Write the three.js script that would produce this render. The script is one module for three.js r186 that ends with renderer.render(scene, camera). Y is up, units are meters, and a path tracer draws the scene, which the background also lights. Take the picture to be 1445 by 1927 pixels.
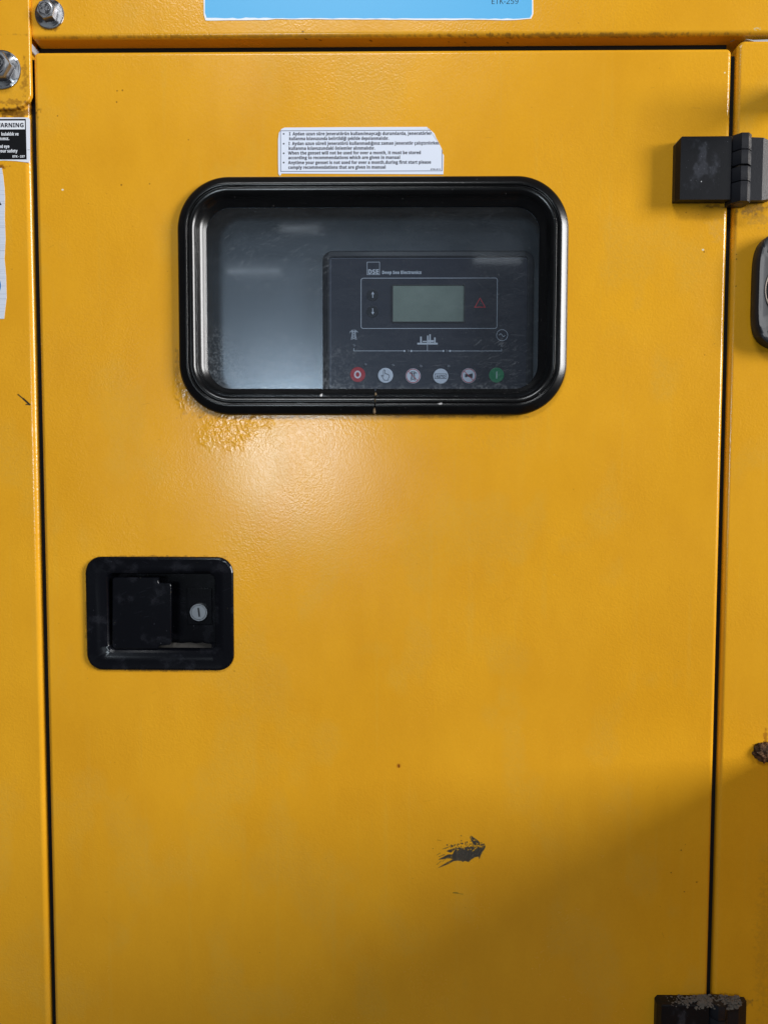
import * as THREE from 'three';
import { mergeGeometries, toCreasedNormals } from 'three/addons/utils/BufferGeometryUtils.js';
import { RoundedBoxGeometry } from 'three/addons/geometries/RoundedBoxGeometry.js';
import { ConvexGeometry } from 'three/addons/geometries/ConvexGeometry.js';
import { RectAreaLightUniformsLib } from 'three/addons/lights/RectAreaLightUniformsLib.js';

// ---------------------------------------------------------------- camera, light, exposure
const EYE = 1.3;                                   // height of the lens above the floor
const FOCAL = 1336, CX = 722.5, CY = 963.5;        // lens of the photograph in its own pixels (1445 x 1927)
const scene = new THREE.Scene();
const camera = new THREE.PerspectiveCamera(2 * Math.atan(CY / FOCAL) * 180 / Math.PI, 1445 / 1927, 0.02, 60);
camera.rotation.order = 'YXZ';
camera.rotation.set(-2.912 * Math.PI / 180, 0.711 * Math.PI / 180, 0.1134 * Math.PI / 180);
camera.position.set(0, EYE, 0.74);
camera.updateMatrixWorld(true);
scene.add(camera);

const renderer = new THREE.WebGLRenderer({ antialias: true });
renderer.toneMapping = THREE.LinearToneMapping;
renderer.toneMappingExposure = 0.91;
renderer.shadowMap.enabled = true;
scene.background = new THREE.Color(0.065, 0.07, 0.082);   // dim even light of the hall
RectAreaLightUniformsLib.init();

const LIGHTS = {
  // daylight from a high window far to the right: long shadows to the left, bright right-hand edges
  right: { dir: [0.87, 0.245, 0.405], dist: 9.0, from: [0, EYE - 0.02, 0], w: 2.5, h: 4.0, power: 34, color: [1.0, 0.99, 0.98] },
  // bright window behind the photographer: the soft glow in the paint under the glass
  back: { at: [-0.41, EYE + 0.10, 2.2], from: [-0.12, EYE + 0.05, 0], w: 0.34, h: 0.34, power: 27, color: [0.80, 0.92, 1.0] },
  // ceiling lamp in front of the cabinet: the upper part is lit more than the lower
  ceiling: { at: [-0.25, EYE + 1.85, 1.55], from: [-0.05, EYE, 0], w: 0.9, h: 0.3, power: 24, color: [0.95, 0.98, 1.0] },
};

// ---------------------------------------------------------------- helpers
const at = (px, py, z = 0) => {                     // point of the plane z that the photograph shows at a pixel
  const d = new THREE.Vector3((px - CX) / FOCAL, -(py - CY) / FOCAL, -1).applyQuaternion(camera.quaternion);
  return camera.position.clone().addScaledVector(d, (z - camera.position.z) / d.z);
};
let seed = 20240711;
const rnd = () => { seed = (seed + 0x6d2b79f5) | 0; let t = Math.imul(seed ^ (seed >>> 15), 1 | seed); t = (t + Math.imul(t ^ (t >>> 7), 61 | t)) ^ t; return ((t ^ (t >>> 14)) >>> 0) / 4294967296; };
const rr = (a, b) => a + (b - a) * rnd();
const HASH = new Float32Array(65536).map(() => rnd());
const vnoise = (x, y) => {
  const xi = Math.floor(x), yi = Math.floor(y), fx = x - xi, fy = y - yi, u = fx * fx * (3 - 2 * fx), v = fy * fy * (3 - 2 * fy);
  const h = (a, b) => HASH[((a & 255) << 8) | (b & 255)];
  const a = h(xi, yi), b = h(xi + 1, yi), c = h(xi, yi + 1), d = h(xi + 1, yi + 1);
  return a + (b - a) * u + (c - a) * v + (a - b - c + d) * u * v;
};
const fbm = (x, y, n) => { let s = 0, w = 0.5, t = 0; for (let i = 0; i < n; i++) { s += w * vnoise(x + i * 17.3, y + i * 9.1); t += w; w *= 0.5; x *= 2.03; y *= 2.03; } return s / t; };
const smooth = (a, b, x) => { const t = Math.min(1, Math.max(0, (x - a) / (b - a))); return t * t * (3 - 2 * t); };

const used = {};
const numbered = (name) => { const n = used[name] = (used[name] ?? -1) + 1; return n ? name + '_' + String(n).padStart(3, '0') : name; };
function thing(name, label, category, pos = [0, 0, 0], group) {
  const o = new THREE.Group();
  o.name = numbered(name); o.position.set(...pos); o.userData = { label, category };
  if (group) o.userData.group = group;
  scene.add(o);
  return o;
}
function part(name, geometry, material, parent, label) {     // geometry is given in world coordinates
  const m = new THREE.Mesh(geometry, material);
  m.name = name; m.castShadow = m.receiveShadow = true;
  if (label) m.userData.label = label;
  let p = parent; const off = new THREE.Vector3();
  while (p && p !== scene) { off.add(p.position); p = p.parent; }
  geometry.translate(-off.x, -off.y, -off.z);
  parent.add(m);
  return m;
}
function group(name, parent, label) { const g = new THREE.Group(); g.name = name; if (label) g.userData.label = label; parent.add(g); return g; }

const crease = (g, deg = 38) => toCreasedNormals(g.index ? g.toNonIndexed() : g, deg * Math.PI / 180);
function merge(list) { return mergeGeometries(list.map((g) => { const q = g.index ? g.toNonIndexed() : g; for (const k of Object.keys(q.attributes)) if (!['position', 'normal', 'uv'].includes(k)) q.deleteAttribute(k); if (!q.attributes.normal) q.computeVertexNormals(); if (!q.attributes.uv) q.setAttribute('uv', new THREE.BufferAttribute(new Float32Array(q.attributes.position.count * 2), 2)); return q; })); }
function planarUV(g, x0, y0, w, h) {
  const p = g.attributes.position, uv = new Float32Array(p.count * 2);
  for (let i = 0; i < p.count; i++) { uv[2 * i] = (p.getX(i) - x0) / w; uv[2 * i + 1] = (p.getY(i) - y0) / h; }
  g.setAttribute('uv', new THREE.BufferAttribute(uv, 2));
  return g;
}
// outline of a rounded rectangle, counter-clockwise from the middle of its lower edge
function rrPath(x0, y0, x1, y1, R, startX = (x0 + x1) / 2, gap = 0, seg = 14, step = 0.05) {
  const pts = [];
  const line = (ax, ay, bx, by, nx, ny) => { const n = Math.max(1, Math.ceil(Math.hypot(bx - ax, by - ay) / step)); for (let i = 0; i <= n; i++) pts.push([ax + (bx - ax) * i / n, ay + (by - ay) * i / n, nx, ny]); };
  const arc = (cx, cy, a0) => { for (let i = 1; i < seg; i++) { const a = a0 + Math.PI / 2 * i / seg; pts.push([cx + R * Math.cos(a), cy + R * Math.sin(a), Math.cos(a), Math.sin(a)]); } };
  line(startX + gap / 2, y0, x1 - R, y0, 0, -1); arc(x1 - R, y0 + R, -Math.PI / 2);
  line(x1, y0 + R, x1, y1 - R, 1, 0); arc(x1 - R, y1 - R, 0);
  line(x1 - R, y1, x0 + R, y1, 0, 1); arc(x0 + R, y1 - R, Math.PI / 2);
  line(x0, y1 - R, x0, y0 + R, -1, 0); arc(x0 + R, y0 + R, Math.PI);
  line(x0 + R, y0, startX - gap / 2, y0, 0, -1);
  return pts;
}
function sweep(path, profile) {                    // profile: [inward offset, z]; uv = metres along, metres across
  const pos = [], uv = [], idx = [], m = profile.length;
  let s = 0;
  path.forEach((p, i) => {
    if (i) s += Math.hypot(p[0] - path[i - 1][0], p[1] - path[i - 1][1]);
    let v = 0;
    profile.forEach(([t, z], j) => {
      if (j) v += Math.hypot(t - profile[j - 1][0], z - profile[j - 1][1]);
      pos.push(p[0] - p[2] * t, p[1] - p[3] * t, z); uv.push(s, v);
    });
  });
  for (let i = 0; i + 1 < path.length; i++) for (let j = 0; j + 1 < m; j++) { const a = i * m + j, b = a + m; idx.push(a, b, b + 1, a, b + 1, a + 1); }
  const g = new THREE.BufferGeometry();
  g.setAttribute('position', new THREE.Float32BufferAttribute(pos, 3));
  g.setAttribute('uv', new THREE.Float32BufferAttribute(uv, 2));
  g.setIndex(idx);
  return g;
}
const shapeOf = (pts) => { const s = new THREE.Shape(); pts.forEach((p, i) => (i ? s.lineTo(p[0], p[1]) : s.moveTo(p[0], p[1]))); s.closePath(); return s; };
const inset = (path, t) => path.map((p) => [p[0] - p[2] * t, p[1] - p[3] * t]);
const bend = (r, z, deep, n = 7) => { const a = [[0, z - deep], [0, z - r]]; for (let i = 1; i <= n; i++) { const q = Math.PI / 2 * i / n; a.push([r - r * Math.cos(q), z - r + r * Math.sin(q)]); } return a; };
// a folded sheet: flat front at height z, edges bent back with radius r, optional holes (lists of points)
function foldedSheet(x0, y0, x1, y1, { R = 0.003, r = 0.003, z = 0, deep = 0.022, holes = [] }) {
  const path = rrPath(x0, y0, x1, y1, R, undefined, 0, 6, 0.2), rim = sweep(path, bend(r, z, deep));
  const q = rim.attributes.position.count, prof = bend(r, z, deep), nn = new Float32Array(q * 3);
  path.forEach((p, i) => prof.forEach((_, j) => { const a = j < 2 ? 0 : Math.PI / 2 * (j - 1) / (prof.length - 2), o = (i * prof.length + j) * 3; nn[o] = p[2] * Math.cos(a); nn[o + 1] = p[3] * Math.cos(a); nn[o + 2] = Math.sin(a); }));
  rim.setAttribute('normal', new THREE.BufferAttribute(nn, 3));
  const s = shapeOf(inset(path.filter((p, i) => i === 0 || Math.hypot(p[0] - path[i - 1][0], p[1] - path[i - 1][1]) > 1e-6).slice(0, -1), r));
  for (const h of holes) s.holes.push(new THREE.Path(h.map((p) => new THREE.Vector2(p[0], p[1]))));
  const front = new THREE.ShapeGeometry(s).translate(0, 0, z);
  const list = [rim, front];
  for (const h of holes) {                         // the cut edge of each hole
    const n = h.length, pos = [], idx = [];
    h.forEach(([x, y]) => pos.push(x, y, z, x, y, z - 0.002));
    for (let i = 0; i < n; i++) { const a = 2 * i, b = 2 * ((i + 1) % n); idx.push(a, a + 1, b, b, a + 1, b + 1); }
    const g = new THREE.BufferGeometry(); g.setAttribute('position', new THREE.Float32BufferAttribute(pos, 3)); g.setIndex(idx); list.push(g);
  }
  return merge(list);
}
function slab(pts, z0, z1, bevel = 0) {            // plate with a free outline
  const g = new THREE.ExtrudeGeometry(shapeOf(pts), { depth: z1 - z0 - bevel, bevelEnabled: bevel > 0, bevelThickness: bevel, bevelSize: bevel, bevelOffset: -bevel, bevelSegments: 3, curveSegments: 8 });
  return g.translate(0, 0, z0);
}
const canvas = (w, h) => { const c = document.createElement('canvas'); c.width = w; c.height = h; return c; };
function canvasTexture(c) { const t = new THREE.CanvasTexture(c); t.colorSpace = THREE.SRGBColorSpace; t.anisotropy = 8; return t; }
function dataTexture(data, w, h, wrap = THREE.RepeatWrapping, type = THREE.FloatType, format = THREE.RedFormat) {
  const t = new THREE.DataTexture(data, w, h, format, type);
  t.magFilter = THREE.LinearFilter; t.minFilter = THREE.LinearMipmapLinearFilter; t.generateMipmaps = true; t.wrapS = t.wrapT = wrap; t.needsUpdate = true;
  return t;
}
function fitText(c, text, x0, x1, y, size, weight = 'bold') {  // one line stretched to reach from x0 to x1
  c.save(); c.font = `${weight} ${size}px sans-serif`; c.textBaseline = 'alphabetic'; c.textAlign = 'left';
  c.translate(x0, y); c.scale((x1 - x0) / c.measureText(text).width, 1); c.fillText(text, 0, 0); if (weight === 'bold') { c.strokeStyle = c.fillStyle; c.lineWidth = size * 0.035; c.strokeText(text, 0, 0); } c.restore();
}
const std = (o) => new THREE.MeshStandardMaterial(o);
const phys = (o) => new THREE.MeshPhysicalMaterial(o);

// ---------------------------------------------------------------- the yellow paint: one sheet of maps in metres over the whole front
const PX0 = -0.43, PY0 = EYE - 0.62, PW = 0.86, PH = 1.147, TW = 1536, TH = 2048;
const toC = (px, py) => { const p = at(px, py, 0); return [(p.x - PX0) / PW * TW, (1 - (p.y - PY0) / PH) * TH]; };
const CS = TW / PW * 0.000554;                      // canvas pixels per photograph pixel
const chip = new Float32Array(TW * TH);             // 1 where the scuff has gone through the paint
function paintColour() {
  const c = canvas(TW, TH), g = c.getContext('2d');
  const base = [226, 162, 31];
  g.fillStyle = `rgb(${base})`; g.fillRect(0, 0, TW, TH);
  const poly = (pts, f) => { g.beginPath(); pts.forEach((p, i) => { const q = toC(p[0], p[1]); i ? g.lineTo(...q) : g.moveTo(...q); }); g.closePath(); g.fillStyle = f; g.fill(); };
  const dot = (px, py, r, f, sq = 1, rot = 0) => { const q = toC(px, py); g.beginPath(); g.ellipse(q[0], q[1], r * CS, r * CS * sq, rot, 0, 7); g.fillStyle = f; g.fill(); };
  const line = (a, b, w, f) => { g.beginPath(); g.moveTo(...toC(...a)); g.lineTo(...toC(...b)); g.lineWidth = w * CS; g.strokeStyle = f; g.lineCap = 'round'; g.stroke(); };
  // grey patch where the paint is scuffed off
  const k = (zx, zy) => [720 + zx * 0.1661, 1400 + zy * 0.1661], grey = 'rgb(66,62,56)';
  const body = [[640, 1305], [700, 1270], [740, 1252], [790, 1250], [815, 1200], [820, 1170], [850, 1165], [900, 1182], [960, 1160], [1000, 1165], [1060, 1152], [1100, 1140], [1150, 1128], [1163, 1165], [1150, 1195], [1125, 1225], [1105, 1270], [1093, 1308], [1085, 1275], [1040, 1285], [1000, 1310], [970, 1338], [930, 1325], [905, 1338], [890, 1325], [850, 1322], [800, 1328], [740, 1362], [620, 1408], [700, 1358], [770, 1320], [790, 1300], [740, 1298], [640, 1310]];
  poly(body.map((p) => k(...p)), grey);
  poly([[985, 1060], [1000, 1035], [1030, 1060], [1080, 1095], [1102, 1120], [1095, 1150], [1040, 1150], [1010, 1110]].map((p) => k(...p)), grey);
  poly([[720, 1215], [750, 1200], [810, 1180], [818, 1195], [770, 1232]].map((p) => k(...p)), grey);
  poly([[668, 1194], [735, 1165], [770, 1168], [740, 1180]].map((p) => k(...p)), grey);
  for (let i = 0; i < 90; i++) { const zx = rr(725, 1140), zy = 1168 - Math.abs(rr(-1, 1) * rr(0, 1)) * 90; dot(...k(zx, zy), rr(0.4, 1.7), grey, rr(0.5, 1), rr(0, 3)); }
  for (let i = 0; i < 60; i++) { const zx = rr(830, 1130), zy = rr(1175, 1300); dot(...k(zx, zy), rr(0.3, 0.9), `rgba(${118 + rr(-25, 25) | 0},${110 + rr(-25, 20) | 0},${88 + rr(-20, 20) | 0},.75)`, 0.5, rr(1, 2)); }
  for (let i = 0; i < 120; i++) { const zx = rr(690, 1150), top = 1165 - 0.1 * (zx - 850) * (zx > 850 ? 0.6 : -0.6), zy = top + Math.abs(rr(-1, 1) * rr(0, 1)) * 62; dot(...k(zx, zy), rr(0.5, 1.9), `rgb(${base})`, rr(0.25, 0.7), rr(1.6, 3)); }
  for (let i = 0; i < 34; i++) dot(...k(rr(975, 1095), rr(1040, 1150)), rr(0.4, 1.5), `rgb(${base})`, rr(0.3, 0.8), rr(0, 3));
  for (let i = 0; i < 26; i++) { const zx = rr(640, 800), zy = 1290 + rr(-60, 60), a = 2.65 + rr(-0.25, 0.25), l = rr(3, 12), q = k(zx, zy); line(q, [q[0] + Math.cos(a) * l, q[1] + Math.sin(a) * l], rr(0.3, 0.9), rnd() < 0.5 ? grey : `rgb(${base})`); }
  for (let i = 0; i < 40; i++) { const zx = rr(850, 1140), zy = rr(1190, 1310), q = k(zx, zy); line(q, [q[0] + rr(-2, 1), q[1] + rr(2, 6)], rr(0.25, 0.5), 'rgba(120,114,96,.55)'); }
  line(k(615, 1088), k(660, 1095), 0.7, 'rgba(110,75,15,.8)'); dot(...k(570, 1184), 0.7, 'rgb(90,60,20)'); dot(...k(888, 1040), 0.9, grey); dot(...k(890, 1098), 1.1, grey);
  line([853, 1680], [861, 1680.5], 2, 'rgba(92,84,28,.8)'); line([861, 1681], [871, 1683], 1.1, 'rgba(92,84,28,.6)');
  dot(750.4, 1441.5, 3.2, 'rgb(92,34,8)', 0.45, 1.5); dot(750, 1441, 4.5, 'rgba(150,80,15,.35)');
  // chips and scratches
  dot(1322, 470, 2.3, 'rgb(232,228,222)', 0.8); dot(118.5, 357, 2.4, 'rgb(236,230,222)', 0.7); dot(1363, 137, 1.5, 'rgb(240,225,200)');
  dot(1324, 474, 1.2, 'rgb(120,80,20)');
  line([33, 742], [44, 751], 2, 'rgb(48,42,34)'); line([43, 750], [55, 761], 3.2, 'rgb(40,36,32)'); line([48, 761], [56, 761], 1.6, 'rgb(50,44,36)');
  for (const [x, y] of [[221, 171], [231, 170], [109, 218], [220, 192], [355, 263], [229, 348], [282, 346], [167, 383], [1289, 1589], [1281, 1600], [1262, 1642], [1310, 1660], [1287, 1678], [1386, 478], [1386, 487], [1385, 538], [1343, 647], [1325, 668], [48, 1690], [15, 806], [1313, 404], [1290, 400]]) dot(x, y, rr(0.7, 1.5), 'rgba(105,66,14,.85)', rr(0.5, 1), rr(0, 3));
  for (let i = 0; i < 190; i++) dot(rr(0, 1445), rr(0, 1927), rr(0.35, 0.9), rnd() < 0.35 ? 'rgba(240,212,140,.65)' : 'rgba(125,80,18,.6)', rr(0.4, 1), rr(0, 3));
  for (let i = 0; i < 26; i++) { const x = rr(70, 1370), y = rr(100, 1900), a = rr(0, 3.1), l = rr(3, 16); line([x, y], [x + Math.cos(a) * l, y + Math.sin(a) * l], 0.6, 'rgba(140,92,20,.4)'); }
  for (let i = 0; i < 46; i++) { const x = 300 + rr(-150, 170), y = 1150 + rr(-150, 190), a = rr(-0.5, 0.9), l = rr(6, 30); line([x, y], [x + Math.cos(a) * l, y + Math.sin(a) * l], rr(0.3, 0.6), `rgba(${rnd() < 0.5 ? '246,206,110' : '150,100,24'},.3)`); }
  for (const [x, y] of [[570, 59], [596, 74], [690, 75], [835, 78], [865, 79], [945, 80], [572, 71]]) dot(x, y, rr(1.2, 2.6), 'rgba(95,58,12,.75)', 0.7);
  line([1371, 78], [1380, 74], 2, 'rgb(190,180,170)'); for (let i = 0; i < 9; i++) dot(rr(1418, 1432), rr(50, 57), rr(0.8, 1.8), 'rgba(205,200,205,.7)', 0.7);
  // grime, rust and soil with a grain of their own
  const img = g.getImageData(0, 0, TW, TH), d = img.data;
  for (let i = 0; i < TW * TH; i++) chip[i] = d[4 * i] < 150 && d[4 * i] - d[4 * i + 2] < 70 ? 1 : 0;
  const spot = (X, Y, px, py, rx, ry) => { const q = toC(px, py); return Math.hypot((X - q[0]) / (rx * CS), (Y - q[1]) / (ry * CS)); };
  const mixTo = (i, col, a) => { for (let n = 0; n < 3; n++) d[i + n] += (col[n] - d[i + n]) * a; };
  const areas = [                                   // px, py, rx, ry, colour, strength, grain
    [350, 745, 24, 50, [150, 106, 44], 0.22], [376, 777, 34, 8, [134, 96, 50], 0.2], [334, 690, 7, 50, [140, 96, 40], 0.35],
    [500, 785, 160, 4, [120, 80, 30], 0.5], [850, 784, 160, 3.5, [120, 80, 30], 0.4],
    [1415, 392, 40, 14, [120, 92, 62], 0.6], [1350, 387, 40, 5, [110, 76, 36], 0.6], [1425, 410, 30, 22, [160, 122, 70], 0.35],
    [1434, 1412, 24, 20, [84, 44, 16], 0.9], [1440, 1388, 6, 20, [110, 56, 18], 0.4], [1436, 1780, 24, 220, [160, 118, 48], 0.18],
    [30, 212, 60, 13, [112, 72, 20], 0.75], [50, 150, 9, 50, [128, 84, 22], 0.5], [30, 195, 40, 8, [120, 76, 24], 0.45], [95, 54, 20, 5, [120, 78, 20], 0.6],
    [500, 66, 560, 4, [136, 96, 34], 0.4], [1100, 64, 330, 6, [112, 86, 44], 0.5], [0, 312, 18, 6, [110, 62, 20], 0.8],
    [1385, 1886, 60, 10, [130, 96, 50], 0.45], [300, 1261, 150, 3, [100, 70, 24], 0.5], [300, 1047, 150, 3, [100, 70, 24], 0.45], [163, 1180, 4, 90, [110, 76, 26], 0.4],
    [1345, 430, 26, 30, [206, 160, 96], 0.3],
  ];
  const boxes = areas.map((a) => { const q = toC(a[0], a[1]); return { x: q[0], y: q[1], rx: a[2] * CS, ry: a[3] * CS, col: a[4], s: a[5] }; });
  for (let y = 0; y < TH; y++) for (let x = 0; x < TW; x++) {
    const i = (y * TW + x) * 4;
    const n = (fbm(x / 190, y / 190, 3) - 0.5) * 0.09 + (fbm(x / 26 + 12, y / 60, 3) - 0.5) * 0.035 + (vnoise(x / 2.2, y / 2.2) - 0.5) * 0.022;
    d[i] *= 1 + n * 0.7; d[i + 1] *= 1 + n; d[i + 2] *= 1 + n * 2.2;
    const film = smooth(0.56, 0.74, fbm(x / 90 + 40, y / 130 + 7, 4)) * 0.13;       // thin pale dust in patches
    const run = smooth(0.62, 0.8, fbm(x / 9 + 5, y / 420, 3)) * smooth(0.35, 0.6, fbm(x / 120 + 3, y / 200 + 8, 2)) * 0.07;   // dried rain runs
    mixTo(i, [214, 182, 116], run * (0.4 + vnoise(x / 2.4, y / 5)));
    mixTo(i, [206, 168, 98], film * (0.5 + vnoise(x / 3, y / 3)));
    for (const b of boxes) {
      const q = Math.hypot((x - b.x) / b.rx, (y - b.y) / b.ry);
      if (q > 1.25) continue;
      const grain = fbm(x / 5 + 3, y / 5, 4);
      const a = smooth(0.36, 0.72, grain + (0.36 - q * 0.62)) * b.s;
      if (a > 0) mixTo(i, b.col, Math.min(0.9, a * (0.6 + 0.6 * vnoise(x / 1.7, y / 1.7))));
    }
  }
  g.putImageData(img, 0, 0);
  const t = canvasTexture(c); t.wrapS = t.wrapT = THREE.MirroredRepeatWrapping;
  return t;
}
function paintRelief() {                            // metres: hammered orange peel, slow waves of the sheet, blistered repaint under the window
  const a = new Float32Array(TW * TH);
  const scars = [[425, 812, 66, 36, 1], [342, 715, 16, 60, 0.6], [352, 748, 26, 26, 0.6], [490, 795, 26, 18, 0.8], [600, 800, 120, 12, 0.18]].map((s) => { const q = toC(s[0], s[1]); return [q[0], q[1], s[2] * CS, s[3] * CS, s[4]]; });
  for (let y = 0; y < TH; y++) for (let x = 0; x < TW; x++) {
    let h = 74e-6 * vnoise(x / 2.1 + 0.7 * y / 40, y / 2.1) + 18e-6 * vnoise(x / 4.2 + 80, y / 4.2 + 31);
    h *= 0.55 + 0.8 * smooth(0.35, 0.65, vnoise(x / 120 + 9, y / 120));
    h += 420e-6 * fbm(x / 330, y / 330 + 3, 2) - 45e-6 * chip[y * TW + x];
    for (const s of scars) {
      const q = Math.hypot((x - s[0]) / s[2], (y - s[1]) / s[3]);
      if (q < 1.2) {
        const ridge = 1 - Math.abs(2 * fbm(x / 10 - y / 24 + 2, y / 11 + x / 40, 4) - 1);
        h += s[4] * 200e-6 * smooth(1.15, 0.55, q + 0.5 * (vnoise(x / 16, y / 16) - 0.5)) * (Math.pow(ridge, 3) * 1.5 + 0.4 * vnoise(x / 30, y / 30));
      }
    }
    a[(TH - 1 - y) * TW + x] = h * 1000;            // stored in millimetres
  }
  return dataTexture(a, TW, TH, THREE.MirroredRepeatWrapping);
}
function paintGloss() {
  const w = TW / 2, h = TH / 2, a = new Uint8Array(w * h * 4);
  for (let y = 0; y < h; y++) for (let x = 0; x < w; x++) { const i = ((h - 1 - y) * w + x) * 4, r = 0.24 + 0.10 * (fbm(x / 60, y / 60, 4) - 0.5) + 0.05 * (vnoise(x / 1.4, y / 1.4) - 0.5); a[i] = a[i + 1] = a[i + 2] = r * 255; a[i + 3] = 255; }
  return dataTexture(a, w, h, THREE.MirroredRepeatWrapping, THREE.UnsignedByteType, THREE.RGBAFormat);
}
const paint = std({ name: 'yellow_paint', map: paintColour(), bumpMap: paintRelief(), bumpScale: 0.001, roughnessMap: paintGloss(), roughness: 1, metalness: 0 });
const painted = (g) => {                            // edges that fold back carry the sheet on round the bend
  planarUV(g, PX0, PY0, PW, PH);
  const p = g.attributes.position, uv = g.attributes.uv;
  for (let i = 0; i < p.count; i++) { const z = Math.min(0, p.getZ(i) + 0.0025); uv.setXY(i, uv.getX(i) + z * 0.7 / PW, uv.getY(i) + z * 0.7 / PH); }
  return g;
};

// ---------------------------------------------------------------- other materials
function speckle(w, h, fn) { const c = canvas(w, h), g = c.getContext('2d'), im = g.createImageData(w, h); for (let y = 0; y < h; y++) for (let x = 0; x < w; x++) { const v = fn(x, y), i = (y * w + x) * 4; for (let n = 0; n < 3; n++) im.data[i + n] = v[n]; im.data[i + 3] = 255; } g.putImageData(im, 0, 0); return [c, g]; }
const grain = (() => { const n = 512, a = new Float32Array(n * n); for (let i = 0; i < n * n; i++) { const x = i % n, y = (i / n) | 0; a[i] = 0.6 * vnoise(x / 2 % 256, y / 2 % 256) + 0.4 * vnoise(x / 4 % 128 + 7, y / 4 % 128); } return dataTexture(a, n, n); })();
grain.repeat.set(6, 6);
const fineGrain = grain.clone(); fineGrain.repeat.set(0.4, 0.4);
const tinyRough = (lo, hi, sc) => { const n = 256, a = new Uint8Array(n * n * 4); for (let y = 0; y < n; y++) for (let x = 0; x < n; x++) { const v = (lo + (hi - lo) * smooth(0.3, 0.7, fbm(x / sc, y / sc, 4))) * 255, i = (y * n + x) * 4; a[i] = a[i + 1] = a[i + 2] = v; a[i + 3] = 255; } return dataTexture(a, n, n, THREE.MirroredRepeatWrapping, THREE.UnsignedByteType, THREE.RGBAFormat); };
const M = {
  seal: phys({ color: new THREE.Color(0.006, 0.006, 0.006), roughness: 0.8, specularIntensity: 0.4 }),
  dark: std({ color: new THREE.Color(0.03, 0.03, 0.034), roughness: 0.6 }),
  plate: std({ color: new THREE.Color(0.46, 0.5, 0.53), roughness: 0.34, roughnessMap: null }),
  boxWall: std({ color: new THREE.Color(0.10, 0.11, 0.12), roughness: 0.6 }),
  steel: std({ color: new THREE.Color(0.30, 0.30, 0.31), metalness: 1, roughness: 1, roughnessMap: tinyRough(0.2, 0.45, 24) }),
  steelDark: std({ color: new THREE.Color(0.32, 0.32, 0.34), metalness: 1, roughness: 0.42, bumpMap: grain, bumpScale: 0.00005 }),
  latch: phys({ color: new THREE.Color(0.004, 0.005, 0.009), roughness: 0.2, specularIntensity: 0.6, bumpMap: grain, bumpScale: 0.000012 }),
  fixture: phys({ specularIntensity: 0.5, color: new THREE.Color(0.016, 0.019, 0.026), roughness: 0.5, bumpMap: grain, bumpScale: 0.00003 }),
  lock: std({ color: new THREE.Color(0.34, 0.35, 0.37), metalness: 1, roughness: 0.42 }),
  foam: std({ color: new THREE.Color(0.42, 0.42, 0.43), roughness: 0.95 }),
  glow: std({ color: new THREE.Color(0, 0, 0), emissive: new THREE.Color(0.9, 0.95, 1), emissiveIntensity: 1.0 }),
  frame: std({ color: new THREE.Color(0.2, 0.2, 0.2), roughness: 0.6 }),
};

// ---------------------------------------------------------------- the windows of the hall that light the front (beyond the frame)
function hallWindow(L, pos, target, label) {
  const w = thing('hall_window', label, 'window', pos.toArray());
  const g = new THREE.Group(); g.name = 'sash'; w.add(g); g.lookAt(target.clone().sub(pos).add(w.position));
  const pane = new THREE.Mesh(new THREE.BoxGeometry(L.w, L.h, 0.006).translate(0, 0, -0.02), M.glow); pane.name = 'pane'; g.add(pane);
  const bars = [];
  for (const s of [-1, 1]) { bars.push(new THREE.BoxGeometry(0.06, L.h + 0.12, 0.06).translate(s * (L.w / 2 + 0.03), 0, -0.03)); bars.push(new THREE.BoxGeometry(L.w, 0.06, 0.06).translate(0, s * (L.h / 2 + 0.03), -0.03)); }
  const fr = new THREE.Mesh(merge(bars), M.frame); fr.name = 'frame'; fr.castShadow = true; g.add(fr);
  const light = new THREE.RectAreaLight(new THREE.Color(...L.color), L.power, L.w, L.h);
  light.name = 'window_daylight'; light.position.copy(pos).addScaledVector(target.clone().sub(pos).normalize(), 0.012); scene.add(light); light.lookAt(target);
}
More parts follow.
